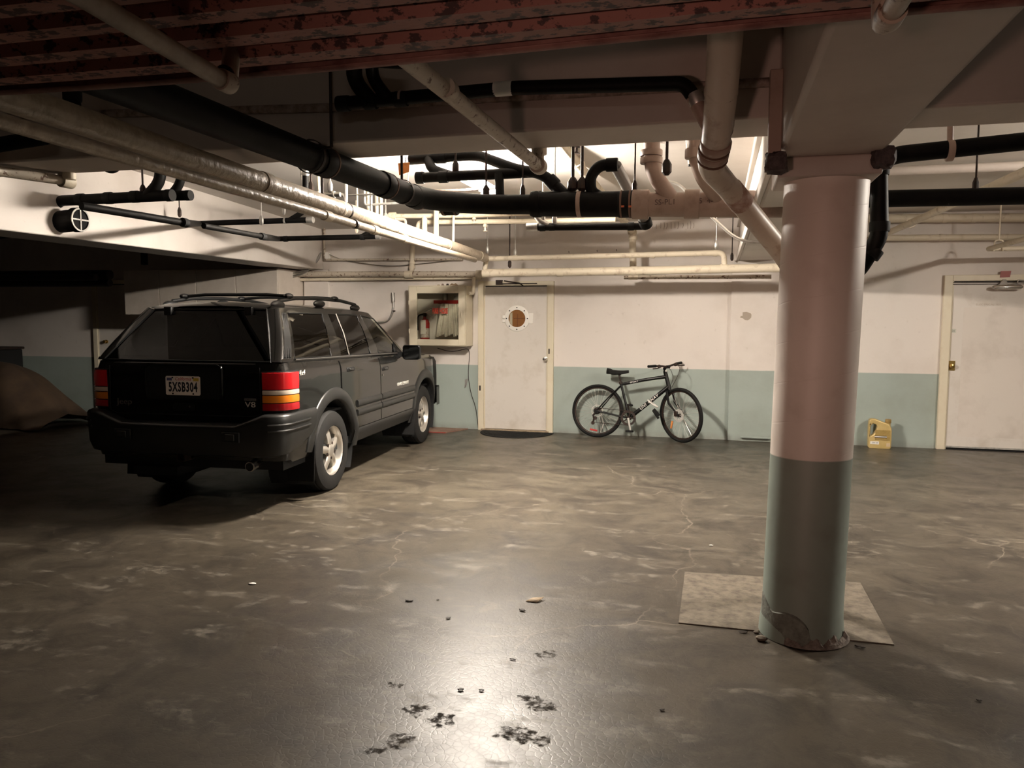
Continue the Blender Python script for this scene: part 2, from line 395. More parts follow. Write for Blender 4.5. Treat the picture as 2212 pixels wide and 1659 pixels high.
# round column
def column():
    t = thing('column', 'round concrete column painted white above and green below', 'column', (.455, 3.97, 0))
    prof = [(0.0,.200),(.05,.198),(.10,.192),(.16,.189),(.9,.188),(1.6,.188),(2.20,.189)]
    m, nt, b, N, L = newmat('column_paint')
    tc = N.new('ShaderNodeTexCoord'); sx = N.new('ShaderNodeSeparateXYZ'); L.new(tc.outputs['Object'], sx.inputs[0])
    n = N.new('ShaderNodeTexNoise'); n.inputs['Scale'].default_value = 6; n.inputs['Detail'].default_value = 8; L.new(tc.outputs['Object'], n.inputs['Vector'])
    r = N.new('ShaderNodeMapRange'); r.inputs[1].default_value = .894; r.inputs[2].default_value = .900; L.new(sx.outputs['Z'], r.inputs[0])
    dr = N.new('ShaderNodeMapRange'); dr.inputs[1].default_value = .52; dr.inputs[2].default_value = .75; dr.inputs[4].default_value = .5; L.new(n.outputs['Fac'], dr.inputs[0])
    wa = N.new('ShaderNodeMix'); wa.data_type='RGBA'; wa.inputs[6].default_value=(.74,.66,.59,1); wa.inputs[7].default_value=(.56,.48,.41,1); L.new(dr.outputs[0], wa.inputs[0])
    ga = N.new('ShaderNodeMix'); ga.data_type='RGBA'; ga.inputs[6].default_value=(.270,.320,.275,1); ga.inputs[7].default_value=(.19,.20,.165,1); L.new(dr.outputs[0], ga.inputs[0])
    x = N.new('ShaderNodeMix'); x.data_type='RGBA'; L.new(r.outputs[0], x.inputs[0]); L.new(ga.outputs[2], x.inputs[6]); L.new(wa.outputs[2], x.inputs[7])
    # spiral form-tube seam: fine relief
    an = N.new('ShaderNodeMath'); an.operation='ARCTAN2'; L.new(sx.outputs['Y'], an.inputs[0]); L.new(sx.outputs['X'], an.inputs[1])
    am = N.new('ShaderNodeMath'); am.operation='MULTIPLY_ADD'; am.inputs[1].default_value = -.19/(2*pi); L.new(an.outputs[0], am.inputs[0]); L.new(sx.outputs['Z'], am.inputs[2])
    md = N.new('ShaderNodeMath'); md.operation='PINGPONG'; md.inputs[1].default_value=.095; L.new(am.outputs[0], md.inputs[0])
    sm = N.new('ShaderNodeMapRange'); sm.inputs[1].default_value=0; sm.inputs[2].default_value=.004; L.new(md.outputs[0], sm.inputs[0])
    bp = N.new('ShaderNodeBump'); bp.inputs['Strength'].default_value=.16; bp.inputs['Distance'].default_value=.004; mm_ = N.new('ShaderNodeMath'); mm_.operation='MULTIPLY'; L.new(sm.outputs[0], mm_.inputs[0]); L.new(r.outputs[0], mm_.inputs[1]); L.new(mm_.outputs[0], bp.inputs['Height'])
    L.new(bp.outputs[0], b.inputs['Normal'])
    L.new(x.outputs[2], b.inputs['Base Color']); b.inputs['Roughness'].default_value=.5
    obj('shaft', G().lathe((-.013,0,0),(.019,0,1),prof,64), m, t, local=True)
    obj('capital', G().box(-.205,-.2,2.195,.235,.2,2.285), M['beam'], t, local=True, bevel=.008)
    # broken plaster shell at the foot
    g = G(); n_=22
    for side in (0,):
        rows=[]
        for k in range(n_+1):
            u=k/n_; a=radians(186+u*88); top=.215-.06*min(1,u/.35) if u<.72 else .03+.125*sqrt(max(0,1-((u-.72)/.28)**2))
            top+= .006*sin(u*13)
            R=.189
            rows.append([((R+d)*cos(a),(R+d)*sin(a),z) for d,z in ((.004,0),(.016,.01),(.015,top*.5),(.013,top*.93),(.002,top))])
        g.grid(rows)
    obj('plaster_patch', g, pm('patch_plaster', (.22,.235,.20), .8, c2=(.13,.13,.11), scale=22, bump=.4), t, local=True)
    g=G(); rows=[]
    for k in range(25):
        u=k/24; a=radians(240+u*110); h=.045+.016*sin(u*23)+.01*sin(u*51)
        rows.append([((.2+d)*cos(a),(.2+d)*sin(a),z) for d,z in ((-.008,0),(.012,.004),(.008,h*.6),(-.009,h))])
    g.grid(rows)
    obj('broken_base', g, pm('broken_mortar', (.30,.26,.22), .9, c2=(.13,.10,.085), scale=30, bump=.8), t, local=True)
column()
struct('floor_patch', G().hexa([(-.15,3.93,0),(.86,3.93,0),(.86,4.83,0),(-.15,4.75,0),(-.15,3.93,.006),(.86,3.93,.006),(.86,4.83,.006),(-.15,4.75,.006)]),
       M['conc'], 'square of rough bare concrete around the column foot', parent=bpy.data.objects['floor'])
# ================================================================== LAMPS
def fixture(loc, label, tm=None):
    x, y, z = loc
    t = thing('fluorescent_lamp', label, 'ceiling lamp', (x, y, z))
    hl = .36                                          # runs away from the camera
    obj('housing', G().prism([(-.032,.05),(.032,.05),(.028,.008),(.020,0),(-.020,0),(-.028,.008)], 'y', -hl-.03, hl+.03), M['white'], t, local=True)
    for s in (-1, 1):
        obj('tube', G().cyl((s*.062, -hl, .004), (s*.062, hl, .004), .018, n=12), tm or M['tube'], t, local=True)
        obj('tube_holder', G().box(-.085, s*hl-.012, -.022, .085, s*hl+.012, .030), M['white'], t, local=True)
    for s in (-.22, .22): obj('stem', G().cyl((0,s,.04),(0,s,zceil(y+s)-z),.008), M['white'], t, local=True)
    return t
fixture((-2.0, 6.45, 2.69), 'lit fluorescent batten hanging behind the black drain pipes')
fixture((4.1, 6.2, 2.70), 'lit fluorescent batten beyond the right edge of view', M['tube2'])

# ================================================================== OVERHEAD STEEL DECK
def deck():
    t = thing('metal_deck', 'rust-spotted red corrugated steel deck hanging overhead near the camera', 'steel deck', (0, 1.2, 2.2))
    prof = []; y = 1.80; p = .128; k = 0
    while y > -1.5:
        prof += [(y, 2.232), (y-.030, 2.232), (y-.046, 2.203), (y-.100, 2.203), (y-.114, 2.232)]; y -= p
    def sag(x, yy): return .012*sin(x*1.7+.6)*max(0, 1-(1.82-yy)*3)
    xs = [-5.2 + .35*i for i in range(25)]
    g = G().grid([[(x, yy + .0155*(x+2) + .01, z - .008 + sag(x, yy)) for x in xs] for yy, z in prof])
    obj('corrugated_sheet', g, M['deck'], t, angle=20, solid=.003)
    g = G().grid([[(x, 1.815 + dy + .0155*(x+2) + .01, z - .008 + sag(x,1.82)) for x in xs] for dy, z in ((-.03,2.200),(.0,2.197),(.006,2.203),(.006,2.232),(-.01,2.240))])
    obj('edge_strip', g, pm('deck_edge', (.34,.17,.14), .55, c2=(.16,.06,.05), scale=9), t, solid=.003)
    return t
deck()

# ================================================================== PIPES
def pipe(name, label, cat, pts, r, m, bend=.12, n=14, loc=None, group=None, run='run'):
    t = thing(name, label, cat, loc or pts[0], group=group)
    obj(run, G().tube(pts, r, n, bend), m, t)
    return t
def fit(t, name, p, d, r, h, m, label=None, ri=None):
    o = obj(name, G().ring(p, d, r, h, ri), m, t)
    if label: lab(o, label)
    return o
X = (1,0,0); Y = (0,1,0); Z = (0,0,1)

# main black drain: runs away from the camera, then turns right across the picture
t = pipe('drain_pipe', 'thick black plastic drain pipe running overhead and turning right', 'pipe',
         [(-2.075,1.30,2.372),(-1.97,5.02,2.36),(-1.70,5.46,2.375),(-1.24,5.50,2.366)], .071, M['black'], .35, 20)
for p in [(-2.007,3.72,2.364),(-1.985,4.44,2.362),(-1.973,4.92,2.361)]:
    fit(t, 'coupling', p, (.028,1,0), .079, .10, M['black'])
    fit(t, 'clamp_band', (p[0]+.001,p[1]+.055,p[2]), (.028,1,0), .0805, .014, M['seam'])
t = pipe('drain_pipe', 'black plastic cross pipe between the bend and the thick wye section', 'pipe',
         [(-1.60,5.50,2.374),(-1.03,5.50,2.364)], .060, M['black'], 0, 18)
fit(t, 'coupling', (-1.929, 5.500, 2.378), X, .068, .12, M['blackrub'])
for dx in (-.045,.045): fit(t, 'clamp_band', tuple(Vector((-1.929, 5.500, 2.378))+Vector((dx,0,0))), X, .0705, .016, M['seam'])
t = pipe('drain_pipe', 'thick black wye section of the cross drain pipe', 'pipe',
         [(-1.310, 5.500, 2.371), (-0.569, 5.500, 2.346)], .088, M['black'], 0, 22)
fit(t, 'hub', (-1.269, 5.500, 2.369), X, .095, .06, M['black'])
fit(t, 'coupling', (-0.633, 5.500, 2.348), X, .094, .10, M['blackrub'])
for px in ((-0.662, 5.500, 2.349), (-0.601, 5.500, 2.347)): fit(t, 'clamp_band', px, X, .0965, .014, M['seam'])
for px in ((-0.643, 5.400, 2.319), (-0.593, 5.400, 2.317)): obj('clamp_screw', G().box(px[0]-.010,px[1]-.008,px[2]-.006,px[0]+.010,px[1]+.004,px[2]+.006), pm('copper_screw',(.55,.16,.07),.35,.9), t)
t = pipe('drain_pipe', 'pinkish brown painted drain pipe left of the column', 'pipe',
         [(-0.569, 5.500, 2.343), (0.402, 5.500, 2.308)], .083, M['pink'], 0, 22)
for a, b, r in (((-0.588, 5.500, 2.344),(-0.473, 5.500, 2.340),.101),((-0.235, 5.500, 2.335),(-0.131, 5.500, 2.332),.098),((0.160, 5.500, 2.316),(0.231, 5.500, 2.314),.096)):
    o = obj('hub', G().cyl(a, b, r, n=22), M['pink'], t, bevel=.006)
mt = pm('pipe_print', (.10,.06,.05), .6)
text('stencil', 'SS-PL1', mt, t, face_to(Vector((-0.358, 5.415, 2.340))-Vector(ORIG[t.name]), X, (0,-1,0)), .052, .0005)
text('stencil', '- 5  4-', mt, t, face_to(Vector((-0.105, 5.410, 2.339))-Vector(ORIG[t.name]), X, (0,-1,0)), .05, .0005)
t = pipe('drain_pipe', 'straight black cross pipe right of the column', 'pipe',
         [(.36,5.5,2.335),(4.6,5.5,2.285)], .054, M['black'], 0, 18)

# branches behind the cross beam
t = pipe('waste_pipe', 'black branch pipe sloping down into the thick wye section', 'pipe',
         [(-2.347, 5.750, 2.781),(-1.799, 5.750, 2.793),(-1.433, 5.600, 2.633),(-1.241, 5.550, 2.595),(-1.050, 5.500, 2.414)], .040, M['black'], .10)
fit(t, 'coupling', (-1.164, 5.530, 2.524), (.6,0,-.6), .050, .07, M['blackrub'])
fit(t, 'coupling', (-2.091, 5.750, 2.787), X, .048, .08, M['blackrub'])
obj('drop_elbow', G().tube([(-2.193, 5.750, 2.785),(-2.141, 5.680, 2.685),(-1.959, 5.620, 2.615)], .038, 12, .14), M['black'], t)
t = pipe('waste_pipe', 'horizontal black waste pipe with cleanout in front of the lit lamp', 'pipe',
         [(-2.193, 5.600, 2.611),(-1.293, 5.600, 2.613)], .038, M['black'], 0)
fit(t, 'cleanout_plug', (-2.201, 5.600, 2.611), X, .046, .06, M['blackrub'])
fit(t, 'coupling', (-2.015, 5.600, 2.610), X, .045, .07, M['blackrub'])
obj('riser', G().tube([(-1.575, 5.580, 2.608),(-1.551, 5.520, 2.435)], .034, 12), M['black'], t)
t = pipe('waste_trap', 'black curved trap rising from the thick drain pipe', 'trap',
         [(-0.796, 5.500, 2.395),(-0.881, 5.500, 2.440),(-0.886, 5.500, 2.552),(-0.818, 5.500, 2.626),(-0.702, 5.500, 2.617)], .040, M['black'], .16, 16)
fit(t, 'hub', (-0.734, 5.500, 2.622), X, .047, .08, M['black'])
t = pipe('waste_pipe', 'smooth grey pipe descending beyond the curved trap', 'pipe',
         [(-0.714, 5.550, 2.624),(-0.540, 6.100, 2.279)], .042, pm('grey_pvc',(.16,.155,.145),.22), 0, 18)
fit(t, 'hub', (-0.547, 6.060, 2.288), (.1,.55,-.35), .050, .07, M['black'])
t = pipe('waste_pipe', 'black waste pipe below the thick wye section', 'pipe',
         [(-1.444, 6.100, 2.277),(-0.536, 6.100, 2.261)], .027, M['black'], 0, 16)
obj('sweep_branch', G().tube([(-1.426, 6.100, 2.444),(-1.406, 6.100, 2.338),(-1.285, 6.100, 2.277)], .024, 14, .13), M['galv'], t)
fit(t, 'cleanout_plug', (-1.444, 6.100, 2.277), X, .034, .09, M['galv'])
for q in ((-1.361, 6.100, 2.275),(-1.285, 6.100, 2.277),(-0.660, 6.100, 2.264)): fit(t, 'coupling', q, X, .032, .045, M['blackrub'])
# cream elbow dropping into the painted drain
t = pipe('vent_pipe', 'cream cast iron bend dropping from the ceiling into the drain', 'pipe',
         [(-0.461, 5.450, 2.911),(-0.454, 5.450, 2.550),(-0.316, 5.480, 2.363)], .056, M['pink'], .2, 18)
for q in ((-0.460, 5.450, 2.677),(-0.459, 5.450, 2.628)): fit(t, 'hub', q, Z, .076, .040, M['pink'])
t = pipe('vent_pipe', 'cream branch pipe curving down behind the sewer bend', 'pipe',
         [(-0.179, 5.200, 2.813),(-0.140, 5.200, 2.503),(-0.022, 5.450, 2.370)], .052, M['pink'], .2, 16)
fit(t, 'hub', (-0.160, 5.200, 2.609), Z, .066, .06, M['pink'])
t = pipe('conduit_pipe', 'short thin cream stub with black open end', 'pipe', [(-0.229, 5.700, 2.847),(-0.202, 5.700, 2.635)], .021, M['cream'], 0)
fit(t, 'open_end', (-0.202, 5.700, 2.632), Z, .022, .012, M['black'])

# large sewer stack: from over the deck down in front of the beam, then right behind the column
t = pipe('sewer_pipe', 'large painted sewer pipe coming down in front of the cross beam', 'pipe',
         [(0.004, 2.720, 2.653),(0.004, 2.920, 2.545),(-0.005, 3.180, 2.427),(-0.020, 3.440, 2.309),(-0.049, 3.700, 2.244),(0.049, 4.000, 2.184),(0.336, 4.420, 1.903),(.44,4.45,1.74)],
         [.062,.062,.062,.061,.059,.056,.055,.055], pm('sewer_paint', (.50,.42,.34), .42, c2=(.30,.20,.14), scale=9, lo=.52, hi=.72), .09, 22)
for q, dd, r, mm in (((-0.006, 3.175, 2.432),(0,.5,-.45),.0645,'rusty'),((-0.014, 3.360, 2.351),(0,.5,-.40),.0635,'rusty'),((-0.023, 3.470, 2.293),(-.06,.4,-.3),.066,'pink'),((-0.033, 3.560, 2.273),(-.06,.4,-.25),.068,'pink')):
    fit(t, 'hub', q, dd, r, .035, M[mm])
for q, dd, r in (((-0.007, 3.210, 2.414),(0,.5,-.45),.0635),((-0.015, 3.400, 2.332),(0,.5,-.40),.063),((-0.029, 3.520, 2.284),(-.06,.4,-.28),.070),((-0.036, 3.600, 2.261),(-.06,.4,-.25),.070)): fit(t, 'dark_seam', q, dd, r-.0015, .005, M['seam'])
lab(fit(t, 'rusty_joint', (0.077, 4.040, 2.158), tuple(Vector((0.336, 4.420, 1.903))-Vector((0.049, 4.000, 2.184))), .060, .13, pm('rust_joint',(.30,.17,.12),.7,c2=(.5,.40,.34),scale=22,bump=.6)), 'rust and paint crusted joint')
obj('stack', G().cyl((.44,4.45,1.78),(.44,4.45,0),.053), M['pink'], t)
t = pipe('waste_pipe', 'black pipe dropping and bending behind the column on its right', 'pipe',
         [(3.4,4.36,2.545),(0.861, 4.360, 2.385),(0.776, 4.360, 2.353),(0.796, 4.360, 1.975),(0.700, 4.400, 1.795),(.50,4.42,1.72)], .043, M['black'], .05, 18)
for q, d in (((0.780, 4.360, 2.311),Z),((0.794, 4.360, 2.027),Z),((0.768, 4.380, 1.900),(.5,0,.75))): fit(t, 'coupling', q, d, .050, .05, M['blackrub'])
fit(t, 'strap', (1.101, 4.360, 2.392), X, .052, .03, M['pink'])
obj('strap_hanger', G().cyl((1.100, 4.360, 2.423), (1.096, 4.360, 2.536), .014), M['pink'], t)

# black trap assembly in front of the beam
t = pipe('waste_pipe', 'black waste pipe with two upright bends before the cross beam', 'pipe',
         [(-1.758, 3.460, 2.572),(-0.908, 3.460, 2.585),(-0.159, 3.460, 2.552),(-0.116, 3.460, 2.488)], .031, M['black'], .05, 16)
fit(t, 'cleanout_plug', (-1.749, 3.460, 2.571), X, .037, .06, M['blackrub'])
for q in ((-1.609, 3.460, 2.570),(-1.454, 3.460, 2.573)): fit(t, 'coupling', q, X, .0355, .06, M['blackrub'])
lab(fit(t, 'strap', (-1.452, 3.460, 2.577), X, .037, .012, M['pink']), 'cream strap'); 
lab(fit(t, 'paint_patch', (-0.958, 3.460, 2.585), X, .0325, .085, M['white']), 'patch of torn white paint')
obj('upright_bend', G().tube([(-1.612, 3.300, 2.736),(-1.682, 3.440, 2.665),(-1.598, 3.460, 2.565)], .037, 14, .12), M['black'], t)
obj('upright_bend', G().tube([(-1.526, 3.300, 2.729),(-1.589, 3.440, 2.669),(-1.510, 3.460, 2.568)], .030, 14, .12), M['black'], t)
obj('top_run', G().tube([(-1.651, 3.300, 2.719),(-1.381, 3.300, 2.685)], .030, 12), M['black'], t)
t = pipe('waste_pipe', 'rusty elbow joining the black waste pipe to the sewer pipe', 'pipe',
         [(-0.122, 3.460, 2.496),(-0.036, 3.470, 2.332)], .031, M['pink'], .06, 16)
fit(t, 'clamp_band', (-0.110, 3.460, 2.484), (.45,0,-1), .035, .05, M['galv'])
t = pipe('conduit_pipe', 'thin pipe fixed along the dark face of the cross beam', 'pipe',
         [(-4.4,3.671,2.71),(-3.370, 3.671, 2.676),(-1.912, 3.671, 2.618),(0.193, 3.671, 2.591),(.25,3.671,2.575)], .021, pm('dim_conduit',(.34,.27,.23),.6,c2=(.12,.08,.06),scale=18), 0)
# flat casing on the girder side by the column, with broken black sealant
t = thing('pipe_casing', 'flat painted casing on the girder beside the column', 'casing', (.215,3.62,2.2))
obj('casing', G().box(.195,3.58,2.22,.25,3.64,2.62), M['pink'], t, bevel=.004)
def lump(c, r, seed):
    g = G().ball((0,0,0), 1, 1, 1, 14, 10); rn = random.Random(seed); mem = {}
    out = []
    for v in g.v:
        k = tuple(round(a, 4) for a in v)
        if k not in mem: mem[k] = 1 + rn.uniform(-.16, .16)
        f = mem[k]; e = [max(-.72, min(.72, a))/.72 for a in v]
        out.append(tuple(c[i] + e[i]*r[i]*f for i in range(3)))
    g.v = out; return g
lab(obj('broken_end', lump((.232,3.60,2.228), (.044,.05,.042), 1), M['sealant'], t, angle=20), 'blackened broken end')
t = thing('corner_sealant', 'crumbling dark corner under the girder right of the column', 'sealant', (.69,3.8,2.25))
obj('sealant', lump((.685,3.78,2.262), (.045,.07,.045), 2), M['sealant'], t, angle=20)

# cream insulated pipe and its thin companion on the left
t = pipe('insulated_pipe', 'cream wrapped insulated pipe running overhead to the back wall', 'pipe',
         [(-2.39,1.30,2.33),(-2.48,2.815,2.33),(-2.768, 9.150, 2.291)], .056, M['wrap'], 0, 22)
for k, (yy, rr, hh, mm, ll) in enumerate([(4.02,.062,.10,'wrap','taped joint'),(5.02,.058,.05,'cream',None),(5.13,.0595,.022,'dsteel','dark strap'),(6.1,.060,.05,'wrap',None),(7.6,.060,.04,'wrap',None),(8.9,.060,.05,'wrap',None)]):
    xx = -2.48 + ((-2.768, 9.150, 2.291)[0]+2.48)*(yy-2.815)/(9.15-2.815); zz = 2.33 + ((-2.768, 9.150, 2.291)[2]-2.33)*(yy-2.815)/(9.15-2.815)
    o = fit(t, 'joint', (xx,yy,zz), (-.064,1,0), rr, hh, M[mm]); 
    if ll: lab(o, ll)
obj('end_fitting', G().tube([(-2.765, 9.100, 2.287),(-2.784, 9.300, 2.291),(-2.814, 9.300, 2.109)], .030, 12, .06), M['cream'], t)
t = pipe('water_pipe', 'thin cream pipe beneath the wrapped insulated pipe', 'pipe',
         [(-2.30,1.30,2.205),(-2.345,2.4,2.205),(-2.42,4.4,2.2),(-2.62,8.3,2.195),(-2.889, 8.900, 2.268)], .028, M['wrap'], 0, 14)
for yy in (4.55,5.35,6.0): fit(t, 'coupling', (-2.42-.052*(yy-4.4),yy,2.2), (-.05,1,0), .034, .09, M['cream'])
lab(fit(t, 'torn_wrap', (-2.445,4.98,2.2), (-.05,1,0), .032, .03, M['dsteel']), 'torn dark tape')
# cream pipe crossing in front of the beam
t = pipe('water_pipe', 'rust spotted cream pipe slanting down past the cross beam', 'pipe',
         [(-.968,1.5,2.36),(-0.936, 4.082, 2.360),tuple(Vector((-0.936, 4.082, 2.360))+Vector((.0,.02,.6)))], .031, M['rusty'], .05, 18)
fit(t, 'elbow', (-0.936, 4.082, 2.360), Y, .044, .07, M['rusty'])
fit(t, 'hub', tuple(Vector((-0.936, 4.082, 2.360))+Vector((0,.02,.085))), Z, .042, .05, M['cream'])
fit(t, 'joint', (-0.939, 2.663, 2.360), Y, .035, .05, M['rusty'])
# pipes under the deck
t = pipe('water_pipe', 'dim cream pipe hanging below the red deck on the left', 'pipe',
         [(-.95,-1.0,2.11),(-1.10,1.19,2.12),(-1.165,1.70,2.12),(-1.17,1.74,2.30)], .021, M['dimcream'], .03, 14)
fit(t, 'end_fitting', (-1.158, 1.677, 2.120), Y, .026, .04, M['rusty'])
fit(t, 'strap', (-1.168, 1.686, 2.135), Y, .027, .012, M['dsteel'])
t = pipe('water_pipe', 'short rust spotted pipe stub below the girder at the top right', 'pipe',
         [(.30,.4,2.115),(.297,1.69,2.12),(.297,1.74,2.29)], .020, M['rusty'], .03, 14)
fit(t, 'coupling', (.297,1.62,2.12), Y, .027, .05, M['rusty'])
fit(t, 'flange', (.297,1.74,2.262), Z, .034, .04, M['rusty'])

# pipes along the back wall
t = pipe('wall_pipe', 'long thick cream pipe along the back wall above the door', 'pipe',
         [(-2.832, 9.300, 2.109),(-0.905, 9.300, 2.115),(0.701, 9.300, 2.132),(1.5,9.3,2.10)], .050, M['cream'], 0, 16)
for q in ((-1.852, 9.300, 2.109),(-0.960, 9.300, 2.116),(0.066, 9.300, 2.130)): fit(t, 'coupling', q, X, .054, .08, M['cream'])
t = pipe('wall_pipe', 'thin cream pipe under the thick pipe above the bicycle', 'pipe',
         [(-1.141, 9.840, 2.069),(.62,9.84,2.06)], .026, M['rusty'], 0, 12)
fit(t, 'coupling', (-1.026, 9.840, 2.073), X, .036, .12, M['cream'])
t = pipe('wall_pipe', 'rust flecked cream pipe along the wall above the hose cabinet', 'pipe',
         [(-6.1,10.10,2.175),(-3.062, 10.100, 2.144)], .040, M['rusty'], 0, 14)
for q in ((-4.142, 10.100, 2.149),(-3.108, 10.100, 2.145)): fit(t, 'coupling', q, X, .052, .12, M['cream'])
t = pipe('wall_pipe', 'plain cream pipe just under the rust flecked wall pipe', 'pipe',
         [(-6.0,10.16,2.095),(-3.113, 10.160, 2.098)], .022, M['cream'], 0, 12)
t = pipe('wall_pipe', 'slim cream pipe ending in a downward elbow near the girder', 'pipe',
         [(-2.790, 9.300, 2.285),(-1.347, 9.300, 2.296),(0.061, 9.300, 2.309),tuple(Vector((0.061, 9.300, 2.309))+Vector((.01,0,-.19)))], .032, M['cream'], .07, 14)
for q in ((-2.410, 9.300, 2.291),(-0.747, 9.300, 2.296),(-0.036, 9.300, 2.306)): fit(t, 'coupling', q, X, .036, .05, M['cream'])
t = pipe('wall_pipe', 'chipped thin conduit across the wall left of the insulated pipe', 'pipe',
         [(-5.463, 10.160, 3.071),(-5.469, 10.160, 2.377),(-3.378, 10.160, 2.352)], .016, M['rusty'], .03, 10)
t = pipe('wall_pipe', 'upright cream pipe with collars on the wall above the hose cabinet', 'pipe',
         [(-4.112, 10.170, 2.650),(-4.128, 10.150, 2.171)], .034, M['cream'], 0, 12)
for q in ((-4.124, 10.160, 2.312),(-4.125, 10.160, 2.248)): fit(t, 'collar', q, Z, .044, .035, M['cream'])
t = pipe('wall_pipe', 'curved grey conduit with box end on the wall behind the car', 'pipe',
         [(-5.525, 10.220, 1.489),(-4.522, 10.220, 1.487),(-4.435, 10.220, 1.645),(-4.433, 10.220, 1.853)], .014, M['galv'], .09, 10)
obj('socket', G().tube([(-4.429, 10.210, 1.775),(-4.435, 10.210, 1.905)], .026, 10), M['galv'], t, bevel=.003)
fit(t, 'collar', (-4.428, 10.220, 1.645), Z, .019, .02, M['dsteel'])
t = pipe('wall_pipe', 'short cream elbow pipe dropping to the hose cabinet', 'pipe',
         [(-3.206, 10.120, 2.134),(-3.201, 10.060, 1.882),(-3.247, 10.000, 1.880)], .026, M['cream'], .05, 12)
# ceiling pipe running to the wall with drop
t = pipe('water_pipe', 'cream ceiling pipe running back and dropping down the wall', 'pipe',
         [(-1.293, 5.900, 3.019),(-1.044, 9.820, 2.633),(-1.026, 9.840, 2.120)], .043, M['cream'], .06, 14)
fit(t, 'elbow', (-1.042, 9.800, 2.620), Y, .055, .08, M['cream'])
fit(t, 'joint', (-1.224, 6.900, 2.919), (.15,1,-.08), .052, .12, M['cream'])
fit(t, 'hub', tuple(Vector((-1.037, 9.820, 2.553))), Z, .054, .05, M['cream'])
# sprinkler pipes under the ceiling, bright near the lamp
t = pipe('sprinkler_pipe', 'bright cream sprinkler line, upper of the two under the far ceiling', 'pipe',
         [(-3.472, 8.000, 2.663),(-2.607, 8.000, 2.643),(-1.023, 8.000, 2.661)], .026, M['cream'], 0, 12)
fit(t, 'end_tee', (-3.472, 8.000, 2.663), X, .042, .08, M['cream'])
obj('drop_leg', G().tube([(-3.472, 8.000, 2.628),(-3.320, 8.000, 2.624),(-3.315, 8.000, 2.504)], .015, 10, .03), M['cream'], t)
def head(t, q, h):
    q = Vector(q)
    obj('sprinkler_head', G().lathe(q, (0,0,-1), [(0,.012),(.02,.022),(h*.4,.022),(h*.45,.010),(h*.8,.010),(h*.82,.026),(h*.88,.026)], 12), M['cream'], t)
head(t, (-2.534, 8.000, 2.636), .09)
t = pipe('sprinkler_pipe', 'bright cream sprinkler line, lower of the two under the far ceiling', 'pipe',
         [(-3.215, 8.100, 2.401),(-3.208, 8.100, 2.603),(-1.867, 8.100, 2.576),(-1.035, 8.100, 2.571)], .027, M['cream'], .05, 12)
head(t, (-2.441, 8.100, 2.572), .10)
for lb, pts, r in (('thick bright drop pipe, left of the three under the sprinkler lines', [(-3.098, 8.000, 2.647),(-3.100, 8.000, 2.409)], .030),
                   ('thick bright drop pipe, middle of the three under the sprinkler lines', [up_((-2.922, 7.900, 2.717)),(-2.929, 7.900, 2.356)], .028),
                   ('thin bright rod, right of the three under the sprinkler lines', [(-2.729, 7.900, 2.687),(-2.735, 7.900, 2.323)], .013)):
    t = pipe('drop_pipe', lb, 'pipe', pts, r, M['cream'], 0, 10)
# lamp supply conduit
t = pipe('conduit_pipe', 'thin dark conduit passing just below the lit lamp', 'pipe',
         [(-2.595, 6.300, 2.627),(-2.094, 6.300, 2.624),(-1.802, 6.300, 2.632)], .012, M['dsteel'], 0, 8)
obj('drop_box', G().box(*[a+b for a,b in zip((-2.388, 6.300, 2.608),(-.012,-.012,-.03))], *[a+b for a,b in zip((-2.388, 6.300, 2.608),(.012,.012,.03))]), M['dsteel'], t)
# upright pipes between ceiling and insulated pipe, left of the black drain
for lb, pts, r, mm, bend in (
    ('upright grey conduit nearest the girder, first of the upright pipes', [(-3.612, 6.300, 3.088),(-3.590, 6.300, 2.652)], .013, 'galv', 0),
    ('slim upright pipe with brown edge behind the black drain', [(-3.501, 6.400, 3.023),(-3.485, 6.400, 2.635)], .014, 'cream', 0),
    ('bent grey conduit turning down to the insulated pipe', [(-3.594, 6.600, 2.690),(-3.335, 6.600, 2.680),(-3.327, 6.600, 2.567)], .018, 'galv', .05),
    ('bright upright pipe, leftmost of the cluster beside the black bend', [(-3.384, 7.200, 2.864),(-3.383, 7.200, 2.565)], .020, 'cream', 0),
    ('brown upright pipe in the cluster beside the black bend', [(-3.261, 7.000, 2.826),(-3.260, 7.000, 2.518)], .014, 'steel', 0),
    ('bright upright pipe in the middle of the cluster beside the bend', [(-3.340, 7.300, 2.878),(-3.339, 7.300, 2.557)], .018, 'cream', 0),
    ('bright upright pipe, rightmost of the cluster beside the black bend', [(-3.336, 7.400, 2.848),(-3.334, 7.400, 2.570)], .018, 'cream', 0),
    ('thin grey conduit bent over the cluster of upright pipes', [(-3.333, 7.000, 2.573),(-3.327, 7.000, 2.639),(-2.932, 7.000, 2.648)], .012, 'galv', .03),
    ('grey horizontal conduit reaching the bend of the black drain', [(-3.487, 6.900, 2.723),(-3.221, 6.900, 2.722),(-2.842, 6.900, 2.712)], .010, 'steel', 0)):
    if 'upright' in lb: pts[0] = (pts[0][0], pts[0][1], zceil(pts[0][1]))
    else: pts = pts + [(pts[-1][0]+.01, pts[-1][1], zceil(pts[-1][1]))]
    pipe('conduit_pipe', lb, 'pipe', pts, r, M[mm], bend, 10)
t = pipe('vent_pipe', 'upright black pipe with pale cap, left of the black drain', 'pipe',
         [(-3.394, 6.000, 2.753),(-3.398, 6.000, 2.572)], .026, M['black'], 0, 14)
lab(obj('pale_top', G().cyl((-3.394, 6.000, 2.956), (-3.394, 6.000, 2.745), .028), M['galv'], t), 'pale grey upper section')
fit(t, 'collar', (-3.393, 6.000, 2.799), Z, .034, .03, M['galv']); fit(t, 'collar', (-3.394, 6.000, 2.760), Z, .034, .02, M['galv'])
